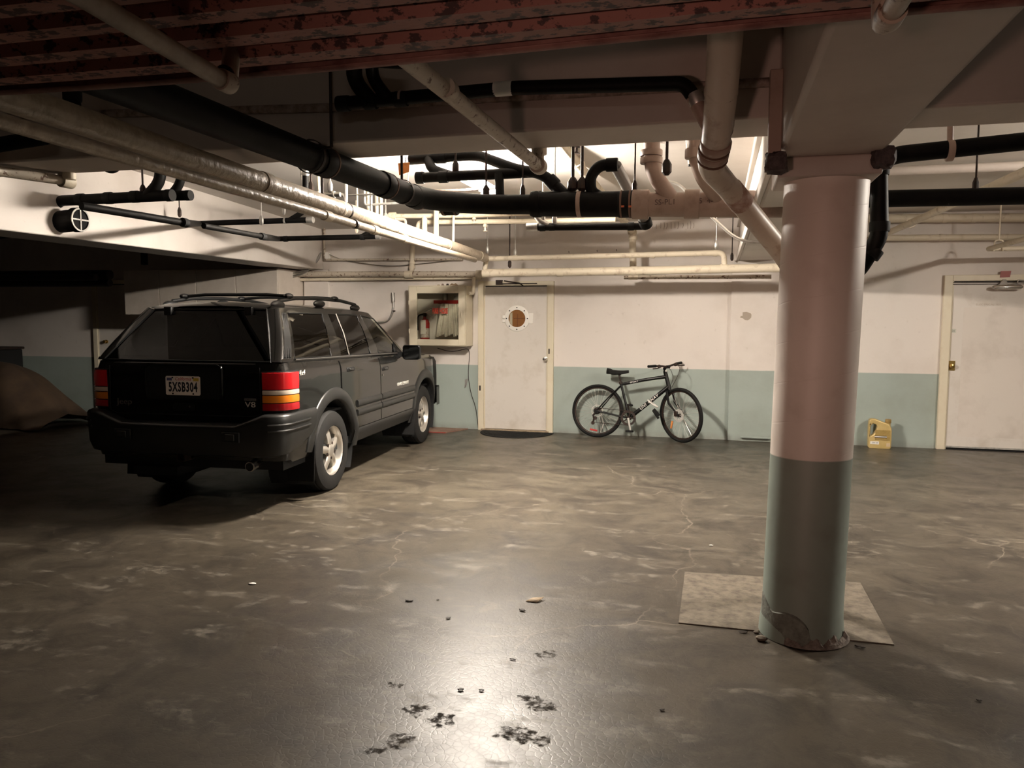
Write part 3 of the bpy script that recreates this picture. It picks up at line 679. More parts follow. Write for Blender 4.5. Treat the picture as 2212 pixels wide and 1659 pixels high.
t = thing('junction_fitting', 'small conduit tee box with bolts behind the insulated pipe', 'junction', (-3.317, 6.300, 2.630))
obj('tee_box', G().tube([(-3.458, 6.300, 2.631),(-3.228, 6.300, 2.631)], .022, 10), M['steel'], t)
for q in ((-3.449, 6.300, 2.635),(-3.290, 6.300, 2.633)): fit(t, 'locknut', q, X, .03, .02, M['galv'])
# conduit bend by the girder
t = pipe('conduit_pipe', 'thin grey conduit bent twice before the girder by the column', 'pipe',
         [((-0.477, 6.500, 2.661)[0]-.02, 6.5, zceil(6.5)),(-0.477, 6.500, 2.661),(-0.341, 6.500, 2.656),(-0.050, 6.500, 2.356),(0.162, 6.500, 2.164),(0.518, 6.500, 2.157)], .012, M['galv'], .12, 10)

# right bay
t = pipe('wall_pipe', 'thick cream pipe along the right wall, upper of two', 'pipe',
         [(.72,10.12,2.645),(1.737, 10.120, 2.750),(3.351, 10.120, 2.714),(6.5,10.12,2.62)], .050, M['cream'], 0, 16)
for q in ((2.533, 10.120, 2.732),(2.837, 10.120, 2.724)): fit(t, 'coupling', q, X, .055, .05, M['cream'])
t = pipe('wall_pipe', 'cream pipe along the right wall, lower of two', 'pipe',
         [(.72,10.12,2.43),(1.848, 10.120, 2.519),(3.363, 10.120, 2.495),(6.5,10.12,2.43)], .036, M['cream'], 0, 14)
fit(t, 'coupling', (2.509, 10.120, 2.509), X, .042, .04, M['cream'])
t = pipe('water_pipe', 'cream pipe slanting back to the right wall behind the black bend', 'pipe',
         [(1.906, 5.014, 2.500),(1.865, 9.900, 2.539)], .034, M['cream'], 0, 14)
obj('hanger_ring', G().ring((1.940, 9.000, 2.559), (.05,1,0), .050, .03, .042), M['cream'], t)
t = pipe('water_pipe', 'L-shaped cream pipe end above the right door', 'pipe',
         [(5.4,9.55,2.33),(2.834, 9.550, 2.321),(2.93,7.9,2.36)], .026, M['cream'], .03, 14)
t = pipe('ceiling_pipe', 'painted pipe fixed under the ceiling of the right bay', 'pipe',
         [(.7,7.6,2.86),(6.6,7.6,2.86)], .040, M['beam'], 0, 12)
t = pipe('ceiling_pipe', 'painted pipe along the cross beam right of the girder', 'pipe',
         [(.69,4.12,2.50),(6.6,4.12,2.50)], .035, M['beam'], 0, 12)

# left bay
t = pipe('drain_pipe', 'fat black drain with cross-webbed cleanout cap at the far left', 'pipe',
         [(-6.6,5.6,2.31),(-5.364, 5.600, 2.385)], .094, M['black'], 0, 22)
for q in ((-6.146, 5.600, 2.350),): fit(t, 'rusty_coupling', q, X, .103, .11, M['rusty'])
fit(t, 'strap', (-5.684, 5.600, 2.370), X, .099, .03, M['pink'])
e = (-5.344, 5.600, 2.385)
o = obj('cleanout_cap', G().lathe(e, X, [(-.05,.104),(.0,.104),(.012,.100),(.012,.086),(.002,.082),(.002,0.001)], 28), M['black'], t)
obj('cap_web', G().box(e[0]+.002,e[1]-.006,e[2]-.088,e[0]+.014,e[1]+.006,e[2]+.088).box(e[0]+.002,e[1]-.088,e[2]-.006,e[0]+.014,e[1]+.088,e[2]+.006), M['galv'], t)
obj('cap_rim', G().ring((e[0]+.009,e[1],e[2]), X, .1015, .010, .088, 28), M['galv'], t)
obj('wye_arm', G().tube([(-5.889, 5.600, 2.388),(-5.635, 5.600, 2.445),(-5.580, 5.600, 2.550)], .062, 16, .15), M['black'], t)
t = pipe('waste_pipe', 'black waste pipe with two upturned bends on the left', 'pipe',
         [(-5.636, 5.600, 2.429),(-5.570, 5.600, 2.554),(-4.420, 5.600, 2.560)], .046, M['black'], .10, 16)
obj('upturned_bend', G().tube([(-4.505, 5.600, 2.911),(-4.510, 5.600, 2.677),(-4.648, 5.600, 2.560)], .046, 14, .16), M['black'], t)
obj('upturned_bend', G().tube([(-4.458, 5.800, 2.949),(-4.467, 5.800, 2.697),(-4.578, 5.800, 2.588)], .038, 14, .14), M['black'], t)
obj('branch_run', G().tube([(-4.646, 5.750, 2.583),(-4.355, 5.750, 2.580)], .042, 14), M['black'], t)
fit(t, 'cleanout_plug', (-4.429, 5.600, 2.560), X, .050, .06, M['blackrub']); fit(t, 'cleanout_plug', (-4.360, 5.750, 2.580), X, .044, .05, M['blackrub'])
for q in ((-5.321, 5.600, 2.557),(-5.034, 5.600, 2.559),(-4.767, 5.600, 2.561)): fit(t, 'coupling', q, X, .051, .07, M['blackrub'])
t = pipe('waste_pipe', 'shiny thin black pipe sloping back from the left waste pipe', 'pipe',
         [(-4.071, 4.286, 2.280),(-3.899, 5.105, 2.260)], .027, M['black'], 0, 16)
fit(t, 'coupling', (-3.894, 5.077, 2.260), (-.05,1,0), .035, .05, M['blackrub'])
t = pipe('waste_pipe', 'black cross pipe, upper of two with upturned ends beneath the insulated pipe', 'pipe',
         [(-3.913, 5.102, 2.260),(-5.413, 7.300, 2.554),(-4.096, 7.300, 2.556)], .029, M['black'], .06, 14)
obj('upturned_bend', G().tube([(-4.124, 7.300, 2.731),(-4.164, 7.300, 2.638),(-4.326, 7.300, 2.557)], .028, 12, .12), M['black'], t)
lab(fit(t, 'cleanout_plug', (-4.085, 7.300, 2.555), X, .033, .07, M['galv']), 'pale cleanout plug')
fit(t, 'strap', (-4.375, 7.300, 2.554), X, .032, .02, M['galv'])
t = pipe('waste_pipe', 'thin black pipe sloping back toward the far cross pipe', 'pipe',
         [(-3.772, 5.141, 2.240),(-3.775, 5.967, 2.240)], .022, M['black'], 0, 14)
fit(t, 'coupling', (-3.773, 5.929, 2.240), (-.05,1,0), .030, .06, M['blackrub'])
t = pipe('waste_pipe', 'black cross pipe, lower of two with upturned ends beneath the insulated pipe', 'pipe',
         [(-3.783, 5.965, 2.240),(-5.078, 8.300, 2.482),(-3.794, 8.300, 2.480)], .030, M['black'], .08, 14)
obj('upturned_bend', G().tube([(-3.844, 8.300, 2.612),(-3.874, 8.300, 2.540),(-4.008, 8.300, 2.479)], .026, 12, .10), M['black'], t)
lab(fit(t, 'cleanout_plug', (-3.782, 8.300, 2.480), X, .034, .05, M['galv']), 'pale cleanout plug')
for q in ((-4.973, 8.300, 2.480),(-3.979, 8.300, 2.479)): fit(t, 'coupling', q, X, .035, .05, M['blackrub'])
t = pipe('water_pipe', 'rust streaked cream pipe ending in an elbow under the beam at left', 'pipe',
         [(-3.9,2.9,2.41),(-4.083, 3.702, 2.400),(-3.958, 4.065, 2.400),tuple(Vector((-3.958, 4.065, 2.400))+Vector((.02,.03,.5)))], .030, M['rusty'], .05, 14)
fit(t, 'elbow', (-3.966, 4.063, 2.400), (.1,1,0), .044, .08, M['cream']); fit(t, 'hub', tuple(Vector((-3.929, 4.048, 2.430))), Z, .040, .05, M['cream'])
t = pipe('vent_pipe', 'cream hub and dark pipe at the extreme left edge', 'pipe',
         [(-5.931, 5.400, 2.941),(-5.955, 5.400, 2.573),(-6.194, 5.500, 2.417)], .038, M['pink'], .08, 14)
fit(t, 'hub', (-5.947, 5.400, 2.616), Z, .048, .08, M['pink'])
t = thing('pipe_end', 'rounded black pipe end poking below the beam on the left', 'pipe', (-3.841, 4.300, 2.521))
obj('rounded_cap', G().ball((-3.840, 4.300, 2.550), .066, .066, .066, 18, 12), M['black'], t)
obj('riser', G().cyl((-3.840, 4.300, 2.550), up_((-3.840, 4.300, 2.550)), .05), M['black'], t)
for lb, pts, r in (('black upright pipe behind the deck edge, left of two', [((-2.824, 2.750, 2.440)[0], 2.75, 3.12),(-2.824, 2.750, 2.440)], .036),
                   ('black upright pipe behind the deck edge, right of two', [((-2.826, 2.950, 2.455)[0], 2.95, 3.12),(-2.826, 2.950, 2.455)], .034)):
    t = pipe('waste_pipe', lb, 'pipe', pts, r, M['black'], 0, 14)
    fit(t, 'coupling', tuple(Vector(pts[1])+Vector((0,0,.1))), Z, r+.006, .07, M['blackrub'])
t = pipe('waste_pipe', 'black cross pipe below the beam at the extreme left', 'pipe',
         [(-4.6,3.45,2.42),(-3.491, 3.450, 2.508)], .040, M['black'], 0, 14)

# hanger rods
HG = 'threaded rods holding up the pipes'
def rod(top, bot, r, m, label, clevis=None, cr=.08, kind='loop'):
    t = thing('pipe_hanger', label, 'pipe hanger', bot, group=HG)
    obj('rod', G().cyl(top, bot, r, n=8), m, t)
    if clevis:
        c = Vector(clevis); b = Vector(bot); d = (0,1,0) if kind == 'y' else (1,0,0)
        obj('clevis_ring', G().ring(c, d, cr+.004, .022, cr), m, t)
        s = Vector((1,0,0)) if kind == 'y' else Vector((0,1,0))
        g = G()
        for k in (-1,1): g.tube([b, c + s*k*cr*.92 + Vector((0,0,cr*.45))], .006, 6)
        obj('clevis_arm', g, m, t)
    elif kind == 'nut':
        obj('turnbuckle', G().lathe(bot, (0,0,1), [(-.02,r*1.5),(.0,r*3.2),(.05,r*3.2),(.08,r*1.5)], 8), m, t)
def up(p, z=None): return (p[0], p[1], zceil(p[1]) if z is None else z)
p = (-1.889, 3.600, 2.404)
rod((p[0],p[1],2.95), p, .008, M['dsteel'], 'dark hanger rod with clevis on the main drain before the beam', (-2.007,3.60,2.364), .081, 'y')
p = (-1.982, 4.720, 2.421)
rod(up(p), p, .009, M['dsteel'], 'dark hanger rod with clevis just left of the drain bend', (-1.975,4.72,2.361), .074, 'y')
for q, b_, r, lb in (((-1.010, 5.500, 2.467), None, .012, 'dark hanger rod on the thick wye, left of two'), ((-0.944, 5.500, 2.465), None, .011, 'dark hanger rod on the thick wye, right of two')):
    rod(up(q), q, r, M['dsteel'], lb, None, 0, 'nut')
obj_r = G().ring((-0.960, 5.500, 2.359), X, .0925, .03)
tt = thing('pipe_strap', 'rusty strap around the thick black wye section', 'pipe hanger', (-0.960, 5.500, 2.359)); obj('strap', obj_r, M['pink'], tt)
for q, r, m_, lb in (((-0.574, 5.500, 2.429), .006, 'dsteel', 'thin rod at the clamp between black and painted drain'),
                     ((-0.339, 5.200, 2.500), .010, 'dsteel', 'black slanting rod right of the cream bend'),
                     ((-1.650, 5.500, 2.439), .008, 'dsteel', 'rod with block on the cross pipe below the lamp'),
                     ((-1.375, 5.500, 2.429), .006, 'dsteel', 'thin rod on the cross pipe left of the wye'),
                     ((-1.919, 5.600, 2.647), .008, 'dsteel', 'eye rod holding the waste pipe before the lamp')):
    rod(up(q), q, r, M[m_], lb, None, 0, 'nut')
for q, r, m_, lb in (((-2.887, 5.350, 2.405), .010, 'dsteel', 'dark rod ending on the insulated pipe'),
                     ((-4.590, 7.200, 2.524), .007, 'steel', 'thin rod over the upper black cross pipe'),
                     ((-4.389, 7.300, 2.635), .007, 'steel', 'thin rod at the strap of the upper black cross pipe'),
                     ((-3.511, 6.300, 2.673), .009, 'dsteel', 'rod with turnbuckle beside the upright black pipe'),
                     ((-3.326, 6.300, 2.674), .008, 'steel', 'rod with turnbuckle above the conduit tee box'),
                     ((-3.358, 6.900, 2.508), .008, 'cream', 'pale rod left of the bright pipe cluster'),
                     ((-3.200, 7.200, 2.505), .010, 'steel', 'brown rod right of the bright pipe cluster'),
                     ((-4.688, 5.600, 2.577), .008, 'dsteel', 'rod on the left waste pipe before its bends'),
                     ((-5.615, 5.550, 2.505), .012, 'dsteel', 'dark slanting rod on the fat left drain'),
                     ((-5.344, 6.900, 2.589), .006, 'dsteel', 'thin rod on the shiny sloping black pipe'),
                     ((-4.054, 8.300, 2.544), .007, 'cream', 'pale hanger near the end of the lower black cross pipe'),
                     ((-1.357, 6.100, 2.315), .006, 'steel', 'thin rod above the lower waste pipe plug'),
                     ((-1.263, 6.100, 2.305), .006, 'galv', 'pale hanger on the waste pipe below the wye'),
                     ((-2.757, 9.250, 2.360), .007, 'galv', 'pale rod at the wall end of the insulated pipe'),
                     ((-2.416, 9.300, 2.319), .007, 'galv', 'pale rod on the slim wall pipe above the door'),
                     ((-2.486, 9.300, 2.190), .007, 'dsteel', 'rod with dark block on the thick wall pipe'),
                     ((-0.028, 9.300, 2.369), .007, 'galv', 'pale rod at the elbow of the slim wall pipe'),
                     ((0.163, 10.100, 2.293), .006, 'dsteel', 'dark rod beside the girder at the wall'),
                     ((1.544, 5.500, 2.359), .006, 'dsteel', 'thin rod above the right black cross pipe')):
    rod(up(q), q, r, M[m_], lb, None, 0, 'nut')
q = (2.921, 9.500, 2.413)
t = thing('pipe_hanger', 'pale rod with open clevis holding the L-shaped pipe', 'pipe hanger', q, group=HG)
obj('rod', G().cyl(up(q), q, .009, n=8), M['cream'], t)
g = G()
for k in (-1,1): g.tube([(q[0],q[1],q[2]), (q[0]+k*.04,q[1],q[2]-.01),(q[0]+k*.045,q[1],q[2]-.12)], .009, 8, .02)
obj('clevis_arm', g, M['cream'], t)

# orange tag, pendant sprinkler and base conduit
t = thing('valve_tag', 'orange tag hanging from the black branch pipe under the beam', 'tag', (-2.335, 5.600, 2.734))
q = (-2.335, 5.600, 2.693)
obj('tag_plate', G().hexa([(q[0]-.030,q[1]-.02,q[2]-.060),(q[0]+.035,q[1]+.02,q[2]-.030),(q[0]+.035,q[1]+.022,q[2]-.030),(q[0]-.030,q[1]-.018,q[2]-.060),(q[0]-.038,q[1]-.02,q[2]+.030),(q[0]+.040,q[1]+.02,q[2]+.042),(q[0]+.040,q[1]+.022,q[2]+.042),(q[0]-.038,q[1]-.018,q[2]+.030)]), M['orange'], t)
obj('tag_wire', G().tube([(q[0]+.01,q[1],q[2]+.035),(q[0]+.02,q[1],q[2]+.08)], .003, 5), M['dsteel'], t)
t = thing('sprinkler', 'small dark pendant sprinkler on the ceiling right of the lamp', 'sprinkler', (-1.113, 6.200, 2.907))
q = (-1.112, 6.200, 2.871)
obj('sprinkler_body', G().lathe((q[0],q[1],zceil(q[1])),(0,0,-1),[(0,.012),(zceil(q[1])-q[2]-.05,.012),(zceil(q[1])-q[2]-.045,.03),(zceil(q[1])-q[2]-.035,.03),(zceil(q[1])-q[2]-.03,.012),(zceil(q[1])-q[2],.014),(zceil(q[1])-q[2]+.01,.03),(zceil(q[1])-q[2]+.014,.03)],12), M['dsteel'], t)
pipe('wall_pipe', 'short thin green-painted conduit low on the wall right of the bicycle', 'pipe', [(0.332, 10.170, 0.055),(0.696, 10.170, 0.053)], .012, pm('green_conduit',(.30,.34,.31),.5), 0, 8)
# ================================================================== DOORS
def door(n, x0, x1, label, hinge=1, zt=2.05, fw=.075):
    t = bpy.data.objects.new('door_%d' % n, None); C.objects.link(t); t.location = (x0, D, 0); ORIG[t.name] = Vector((x0, D, 0))
    t['kind'] = 'structure'; t['label'] = label
    g = G().box(x0-.005, D-.05, 0, x0+fw, D, zt).box(x1-fw, D-.05, 0, x1+.005, D, zt).box(x0+fw, D-.05, zt-fw*.8, x1-fw, D, zt)
    g.box(x0+fw, D-.032, 0, x0+fw+.018, D, zt-fw*.8).box(x1-fw-.018, D-.032, 0, x1-fw, D, zt-fw*.8)
    obj('door_frame', g, M['framec'], t, bevel=.004)
    obj('door_slab', G().box(x0+fw+.012, D-.028, .025, x1-fw-.012, D-.001, zt-fw*.8-.012), M['doorw'], t, bevel=.003)
    obj('shadow_gap', G().box(x0+fw, D-.010, .0, x1-fw, D-.0005, zt-fw*.8+.002), M['dark'], t)
    return t
# middle door with porthole
d1 = door(1, (-3.171, 10.220, 1.849)[0], (-2.121, 10.220, 1.845)[0], 'white door with round porthole window behind the black mat')
cx, cz = (-2.625, 10.220, 1.547)[0], (-2.625, 10.220, 1.547)[2]
yf = D - .028
g = G(); rows = []
for dy, r in ((0,.122),(-.010,.122),(-.014,.118),(-.014,.168),(-.010,.175),(0,.177)):
    rows.append([(cx + r*cos(2*pi*k/40), yf+dy, cz + r*sin(2*pi*k/40)) for k in range(40)])
g.grid(rows, close=True)
ring = obj('porthole_ring', g, M['white'], d1)
for k in range(8):
    a = 2*pi*k/8 + pi/8*0; q = (cx + .147*cos(a), yf-.0135, cz + .147*sin(a))
    obj('bolt', G().cyl(q, (q[0], q[1]-.006, q[2]), .0085, n=10), M['dark'], ring)
obj('hinge_plate', G().box(cx+.165, yf-.012, cz-.068, cx+.225, yf-.001, cz+.075), M['white'], ring, bevel=.004)
obj('latch_lug', G().box(cx-.205, yf-.014, cz-.055, cx-.168, yf-.001, cz-.012).box(cx-.205, yf-.014, cz+.002, cx-.168, yf-.001, cz+.045), M['white'], ring, bevel=.003)
wd = obj('porthole_pane', G().lathe((cx, yf-.0035, cz), Y, [(0,.122),(.002,.122)], 36), glassmat('porthole_glass', (.80,.80,.78)), d1)
obj('room_behind', G().lathe((cx, yf-.0010, cz), Y, [(0,.1215),(.0008,.1215)], 36), M['wood'], d1)
obj('panel_joint', G().box(cx-.05, yf-.0022, cz-.002, cx+.118, yf-.0012, cz+.004).box(cx+.003, yf-.0022, cz-.117, cx+.009, yf-.0012, cz+.06), pm('brown_joint',(.20,.07,.025),.6), d1)
pz=[(cx-.116+0, cz-.03)]
obj('jamb_strip', G().prism([(cx-.108,cz-.052),(cx-.066,cz-.10),(cx-.066,cz+.085),(cx-.100,cz+.06)], 'y', yf-.0024, yf-.0012), M['framec'], d1)
kx, kz = (-2.226, 10.150, 1.003)[0], (-2.226, 10.150, 1.003)[2]
obj('door_knob', G().lathe((kx, yf, kz), (0,-1,0), [(0,.034),(.006,.034),(.010,.014),(.035,.012),(.042,.026),(.058,.030),(.070,.024),(.074,.010)], 20), M['chrome'], d1)
obj('strike', G().box((-2.174, 10.200, 1.164)[0]-.008, D-.056, kz+.07, (-2.174, 10.200, 1.164)[0]+.010, D-.04, kz+.14), M['dsteel'], d1)
bx = (-2.895, 10.200, 2.048)[0]; z0 = (-2.895, 10.200, 2.035)[2]
obj('closer_arm', G().tube([(bx,yf-.03,z0-.02),(bx+.55,yf-.03,z0-.018)], .007, 8).tube([(bx+.1,yf-.05,z0+.02),(bx+.32,yf-.06,z0-.015),(bx+.36,yf-.03,z0-.05)], .008, 8).box(bx-.02,yf-.05,z0-.03,bx+.07,yf,z0+.03), M['dsteel'], d1)
obj('closer_track', G().box(bx+.02, yf-.02, z0-.045, bx+.56, yf-.004, z0-.012), M['framec'], d1)
obj('threshold', G().box(ORIG['door_1'][0]+.05, D-.10, 0, (-2.121, 10.220, 1.845)[0]-.05, D-.03, .022), pm('worn_sill',(.36,.27,.18),.6,c2=(.2,.14,.09),scale=20), d1)
obj('lower_latch', G().box(ORIG['door_1'][0]+.015, D-.056, .55, ORIG['door_1'][0]+.035, D-.048, .62), M['dsteel'], d1)

# right door
d2 = door(2, (2.596, 10.220, 1.171)[0], (2.596, 10.220, 1.171)[0]+1.27, 'wide off-white door with brass lock at the right edge', zt=2.075, fw=.085)
x2 = ORIG['door_2'][0]
obj('kick_edge', G().box(x2+.10, yf-.004, .025, x2+1.14, yf, .045), M['galv'], d2)
obj('drip_rail', G().box(x2+.09, yf-.012, 1.985, x2+1.15, yf, 1.992).box(x2+.09, yf-.012, 1.965, x2+1.15, yf, 1.971), M['dsteel'], d2)
obj('repaint_panel', G().box(x2+.22, yf-.0015, .16, x2+1.13, yf, 1.70), pm('fresher_paint', (.64,.58,.52), .5, c2=(.50,.44,.385), scale=2.2, lo=.5, hi=.8), d2)
q = (2.713, 10.220, 1.007)
lk = obj('lock_plate', G().box(q[0]-.035, yf-.006, q[2]-.058, q[0]+.040, yf, q[2]+.058), M['brass'], d2, bevel=.003)
obj('lock_knob', G().lathe((q[0], yf-.006, q[2]), (0,-1,0), [(0,.020),(.012,.018),(.02,.026),(.04,.026),(.046,.015)], 16), M['brass'], lk)
q = (2.709, 10.220, 1.420)
sg = obj('door_label', G().box(q[0]-.032, yf-.002, q[2]-.022, q[0]+.036, yf, q[2]+.024), pm('grey_label',(.50,.50,.42),.5), d2)
text('scrawl', 'Oil', pm('grey_print',(.10,.10,.09),.6), sg, Matrix.Translation(Vector((q[0],yf-.0026,q[2]))-Vector(ORIG['door_2'])) @ Matrix.Rotation(radians(90),4,'X'), .035, .0003)
q = (3.070, 10.220, 1.731)
text('faded_writing', 'ELECTRICAL  RM', pm('faded_ink',(.48,.41,.33),.6), d2, Matrix.Translation(Vector((q[0],yf-.0026,q[2]))-Vector(ORIG['door_2'])) @ Matrix.Rotation(radians(90),4,'X'), .032, .0003, 1.1)
q = (3.210, 10.120, 1.930)
cl = obj('door_closer', G().tube([(q[0]-.14,q[1],q[2]),(q[0]-.115,q[1],q[2]),(q[0]+.15,q[1],q[2]),(q[0]+.17,q[1],q[2])], [.012,.026,.027,.016], 14), M['chrome'], d2)
obj('closer_bracket', G().hexa([(q[0]-.07,yf-.08,q[2]+.02),(q[0]+.03,yf-.08,q[2]+.02),(q[0]+.03,yf,q[2]+.02),(q[0]-.07,yf,q[2]+.02),(q[0]-.015,yf-.05,q[2]+.09),(q[0]+.015,yf-.05,q[2]+.09),(q[0]+.015,yf,q[2]+.09),(q[0]-.015,yf,q[2]+.09)]), M['galv'], cl)
obj('closer_arm', G().tube([(q[0]+.02,q[1],q[2]+.03),(q[0]+.12,q[1]+.03,q[2]+.045),(q[0]+.13,q[1]+.03,q[2]+.08),(q[0]+.20,q[1]+.06,q[2]+.075)], .008, 8), M['galv'], cl)
q = (3.224, 10.190, 2.082)
g = G().hexa([(q[0]-.058,D-.055,q[2]-.04),(q[0]+.045,D-.055,q[2]-.035),(q[0]+.045,D-.05,q[2]-.035),(q[0]-.058,D-.05,q[2]-.04),(q[0]-.052,D-.055,q[2]+.035),(q[0]+.055,D-.055,q[2]+.036),(q[0]+.055,D-.05,q[2]+.036),(q[0]-.052,D-.05,q[2]+.035)])
tag(obj('door_tag', g, M['redplastic']), 'small red-brown plate on the frame above the right door', 'plate')
# left door half hidden by the car
d3 = door(3, (-9.569, 10.220, 0.991)[0], (-9.569, 10.220, 0.991)[0]+1.02, 'dim tan-framed door in the dark behind the car', zt=2.12)
for (px, q, r) in ((0, (-9.357, 10.200, 1.156), .030), (0, (-9.350, 10.200, 0.937), .028)):
    obj('door_knob', G().lathe((q[0]+.02, yf, q[2]), (0,-1,0), [(0,r),(.008,r),(.012,.012),(.03,.012),(.04,r*.9),(.06,r*.8)], 14), M['brass'], d3)
# half-round mat
t = thing('door_mat', 'half-round black ribbed rubber mat before the porthole door', 'mat', (-2.59, 9.98, 0))
pts = [(-.50,.17)] + [(.50*cos(radians(180+a)), .12+.50*sin(radians(180+a))) for a in range(0,181,9)] + [(.50,.17)]
obj('mat_base', G().prism(pts, 'z', 0.001, .010), M['rubbermat'], t, local=True, bevel=.003)
g = G()
for k in range(1, 8):
    r = .50 - .055*k
    g.tube([(r*cos(radians(180+a)), .12+r*sin(radians(180+a)), .0105) for a in range(0,181,9)], .006, 5)
obj('rib', g, M['rubbermat'], t, local=True)['kind'] = 'stuff'

# ================================================================== FIRE HOSE CABINET
hy = D - .30; hx0, hx1 = (-4.092, 9.950, 1.592)[0], (-3.264, 9.950, 1.594)[0]; hz0, hz1 = (-3.642, 9.950, 1.166)[2], (-3.639, 9.950, 1.987)[2]
t = thing('hose_cabinet', 'cream glass-fronted fire hose cabinet on the wall beside the porthole door', 'cabinet', (hx0, D, hz0))
b = .012
obj('case', G().box(hx0,hy,hz0,hx0+b,D,hz1).box(hx1-b,hy,hz0,hx1,D,hz1).box(hx0,hy,hz0,hx1,D,hz0+b).box(hx0,hy,hz1-b,hx1,D,hz1), M['framec'], t, bevel=.003)
obj('case_lining', G().box(hx0+b,D-.012,hz0+b,hx1-b,D-.001,hz1-b).box(hx0+b,hy+.01,hz0+b,hx0+b+.003,D-.01,hz1-b).box(hx1-b-.003,hy+.01,hz0+b,hx1-b,D-.01,hz1-b), M['white'], t)
dl, dr, db, dt = hx0+.125, hx1-.105, hz0+.095, hz1-.105
obj('door_frame', G().box(hx0+.012,hy-.022,hz0+.012,dl,hy,hz1-.012).box(dr,hy-.022,hz0+.012,hx1-.012,hy,hz1-.012).box(dl,hy-.022,hz0+.012,dr,hy,db).box(dl,hy-.022,dt,dr,hy,hz1-.012), M['framec'], t, bevel=.004)
obj('glass_pane', G().box(dl-.005,hy-.012,db-.005,dr+.005,hy-.008,dt+.005), glassmat('cabinet_glass', (.92,.92,.88)), t)
obj('door_pull', G().ball((dr+.045,hy-.024,(hz0+hz1)/2+.02),.009,.006,.05), M['framec'], t)
for s in (.25,.72): obj('hinge', G().cyl((hx0+.010,hy-.018,hz0+(hz1-hz0)*s-.03),(hx0+.010,hy-.018,hz0+(hz1-hz0)*s+.03),.008,n=8), M['framec'], t)
mtx = Matrix.Translation(Vector((dl+.335,hy-.0135,hz0+.475))-Vector(ORIG[t.name])) @ Matrix.Rotation(radians(90),4,'X')
text('lettering', 'FIRE HOSE', pm('red_letters',(.50,.045,.022),.5), t, mtx, .098, .0006, .46, 0, 1.06, 'CENTER', .004)
rk = obj('hose_rack', G().box(dl+.20,D-.20,dt-.135,dr-.01,D-.18,dt-.09).box(dl+.24,D-.18,dt-.13,dl+.26,D-.01,dt-.10).box(dr-.05,D-.18,dt-.13,dr-.03,D-.01,dt-.10), M['red'], t)
obj('rack_arm', G().hexa([(dl+.27,D-.2,dt-.14),(dl+.31,D-.2,dt-.14),(dl+.31,D-.18,dt-.14),(dl+.27,D-.18,dt-.14),(dl+.275,D-.2,dt-.12),(dl+.32,D-.2,dt-.12),(dl+.32,D-.18,dt-.12),(dl+.275,D-.18,dt-.12)]), M['red'], t)
vz = dt-.06
obj('valve', G().cyl((dl+.34,D-.12,dt+.05),(dl+.34,D-.12,vz-.03),.04).box(dr-.10,D-.2,vz-.03,dr-.01,D-.1,vz+.03).cyl((dl+.22,D-.13,dt+.02),(dl+.5,D-.13,dt+.02),.022), M['galv'], t)
# folded hose: each fold a flattened strip
nf = 13
for k in range(nf):
    u = k/(nf-1)
    xt = dl+.325 + u*(dr-.045-dl-.325); xb = dl+.255 + u*(dr+.02-dl-.255)
    yy = D-.225 + .02*(k%3)
    zb_ = db+.03 + .012*((k*5)%4)
    rows = []
    for i in range(9):
        v = i/8; z = dt-.14 + (zb_-dt+.14)*v; x = xt + (xb-xt)*v**1.25; wdt = .017 + .006*v; dp = .05
        if i == 8: wdt *= .5
        rows.append([(x-wdt,yy+.01,z),(x-wdt*.6,yy-dp*.35,z),(x+wdt*.2,yy-dp*.5,z),(x+wdt*.9,yy-dp*.2,z),(x+wdt,yy+.05,z),(x-wdt,yy+.05,z)])
    obj('hose_fold', G().grid(rows, close=True), M['hose'], rk)
ex = thing('fire_extinguisher', 'red fire extinguisher with white tag inside the hose cabinet', 'extinguisher', (dl+.055, D-.16, hz0+.012))
obj('cylinder', G().lathe((0,0,0),Z,[(0,.058),(.012,.066),(.30,.066),(.345,.05),(.365,.022),(.40,.020)],20), M['red'], ex, local=True)
obj('label_band', G().lathe((0,0,.10),Z,[(0,.0668),(.13,.0668)],20,caps=False), pm('pale_label',(.55,.50,.45),.5,c2=(.30,.22,.20),scale=30), ex, local=True)
obj('hanging_tag', G().box(-.036,-.074,.15,.040,-.069,.345), M['white'], ex, local=True, bevel=.002)
obj('valve_head', G().cyl((0,0,.39),(0,0,.44),.022).cyl((-.03,0,.42),(.03,0,.42),.016), M['dsteel'], ex, local=True)
obj('handle', G().tube([(-.05,0,.43),(.02,0,.465),(.10,-.01,.50)],.010,8).tube([(-.02,0,.43),(.05,0,.42),(.12,-.01,.37)],.010,8), M['galv'], ex, local=True)
obj('discharge_hose', G().tube([(-.02,-.01,.42),(-.09,-.01,.41),(-.105,-.01,.34),(-.10,-.01,.2)],.011,8,.05), M['blackrub'], ex, local=True)
# scraps on top of the cabinet
for lb, x, w, h, mm in (('crumpled brown rag on top of the hose cabinet', hx0+.62, .17, .045, 'paper'), ('black glove-like scrap on top of the hose cabinet', hx0+.53, .05, .04, 'leaf'), ('small tan scrap at the left on top of the hose cabinet', hx0+.40, .05, .025, 'paper'), ('pinkish folded scrap on top of the hose cabinet', hx0+.46, .045, .04, 'pink')):
    g = G(); rows = []
    for i in range(7):
        u = i/6; a = sin(pi*u)
        rows.append([(x+(u-.5)*2*w*.5, hy+.10+.05*(j/5-.5)*2*(.4+.6*a), hz1+ (h*a*sin(pi*j/5)*(.7+.3*sin(i*3+j)) if 0<j<5 else 0)) for j in range(6)])
    g.grid(rows)
    tag(obj('rag' if 'rag' in lb else 'scrap', g, M[mm]), lb, 'scrap')
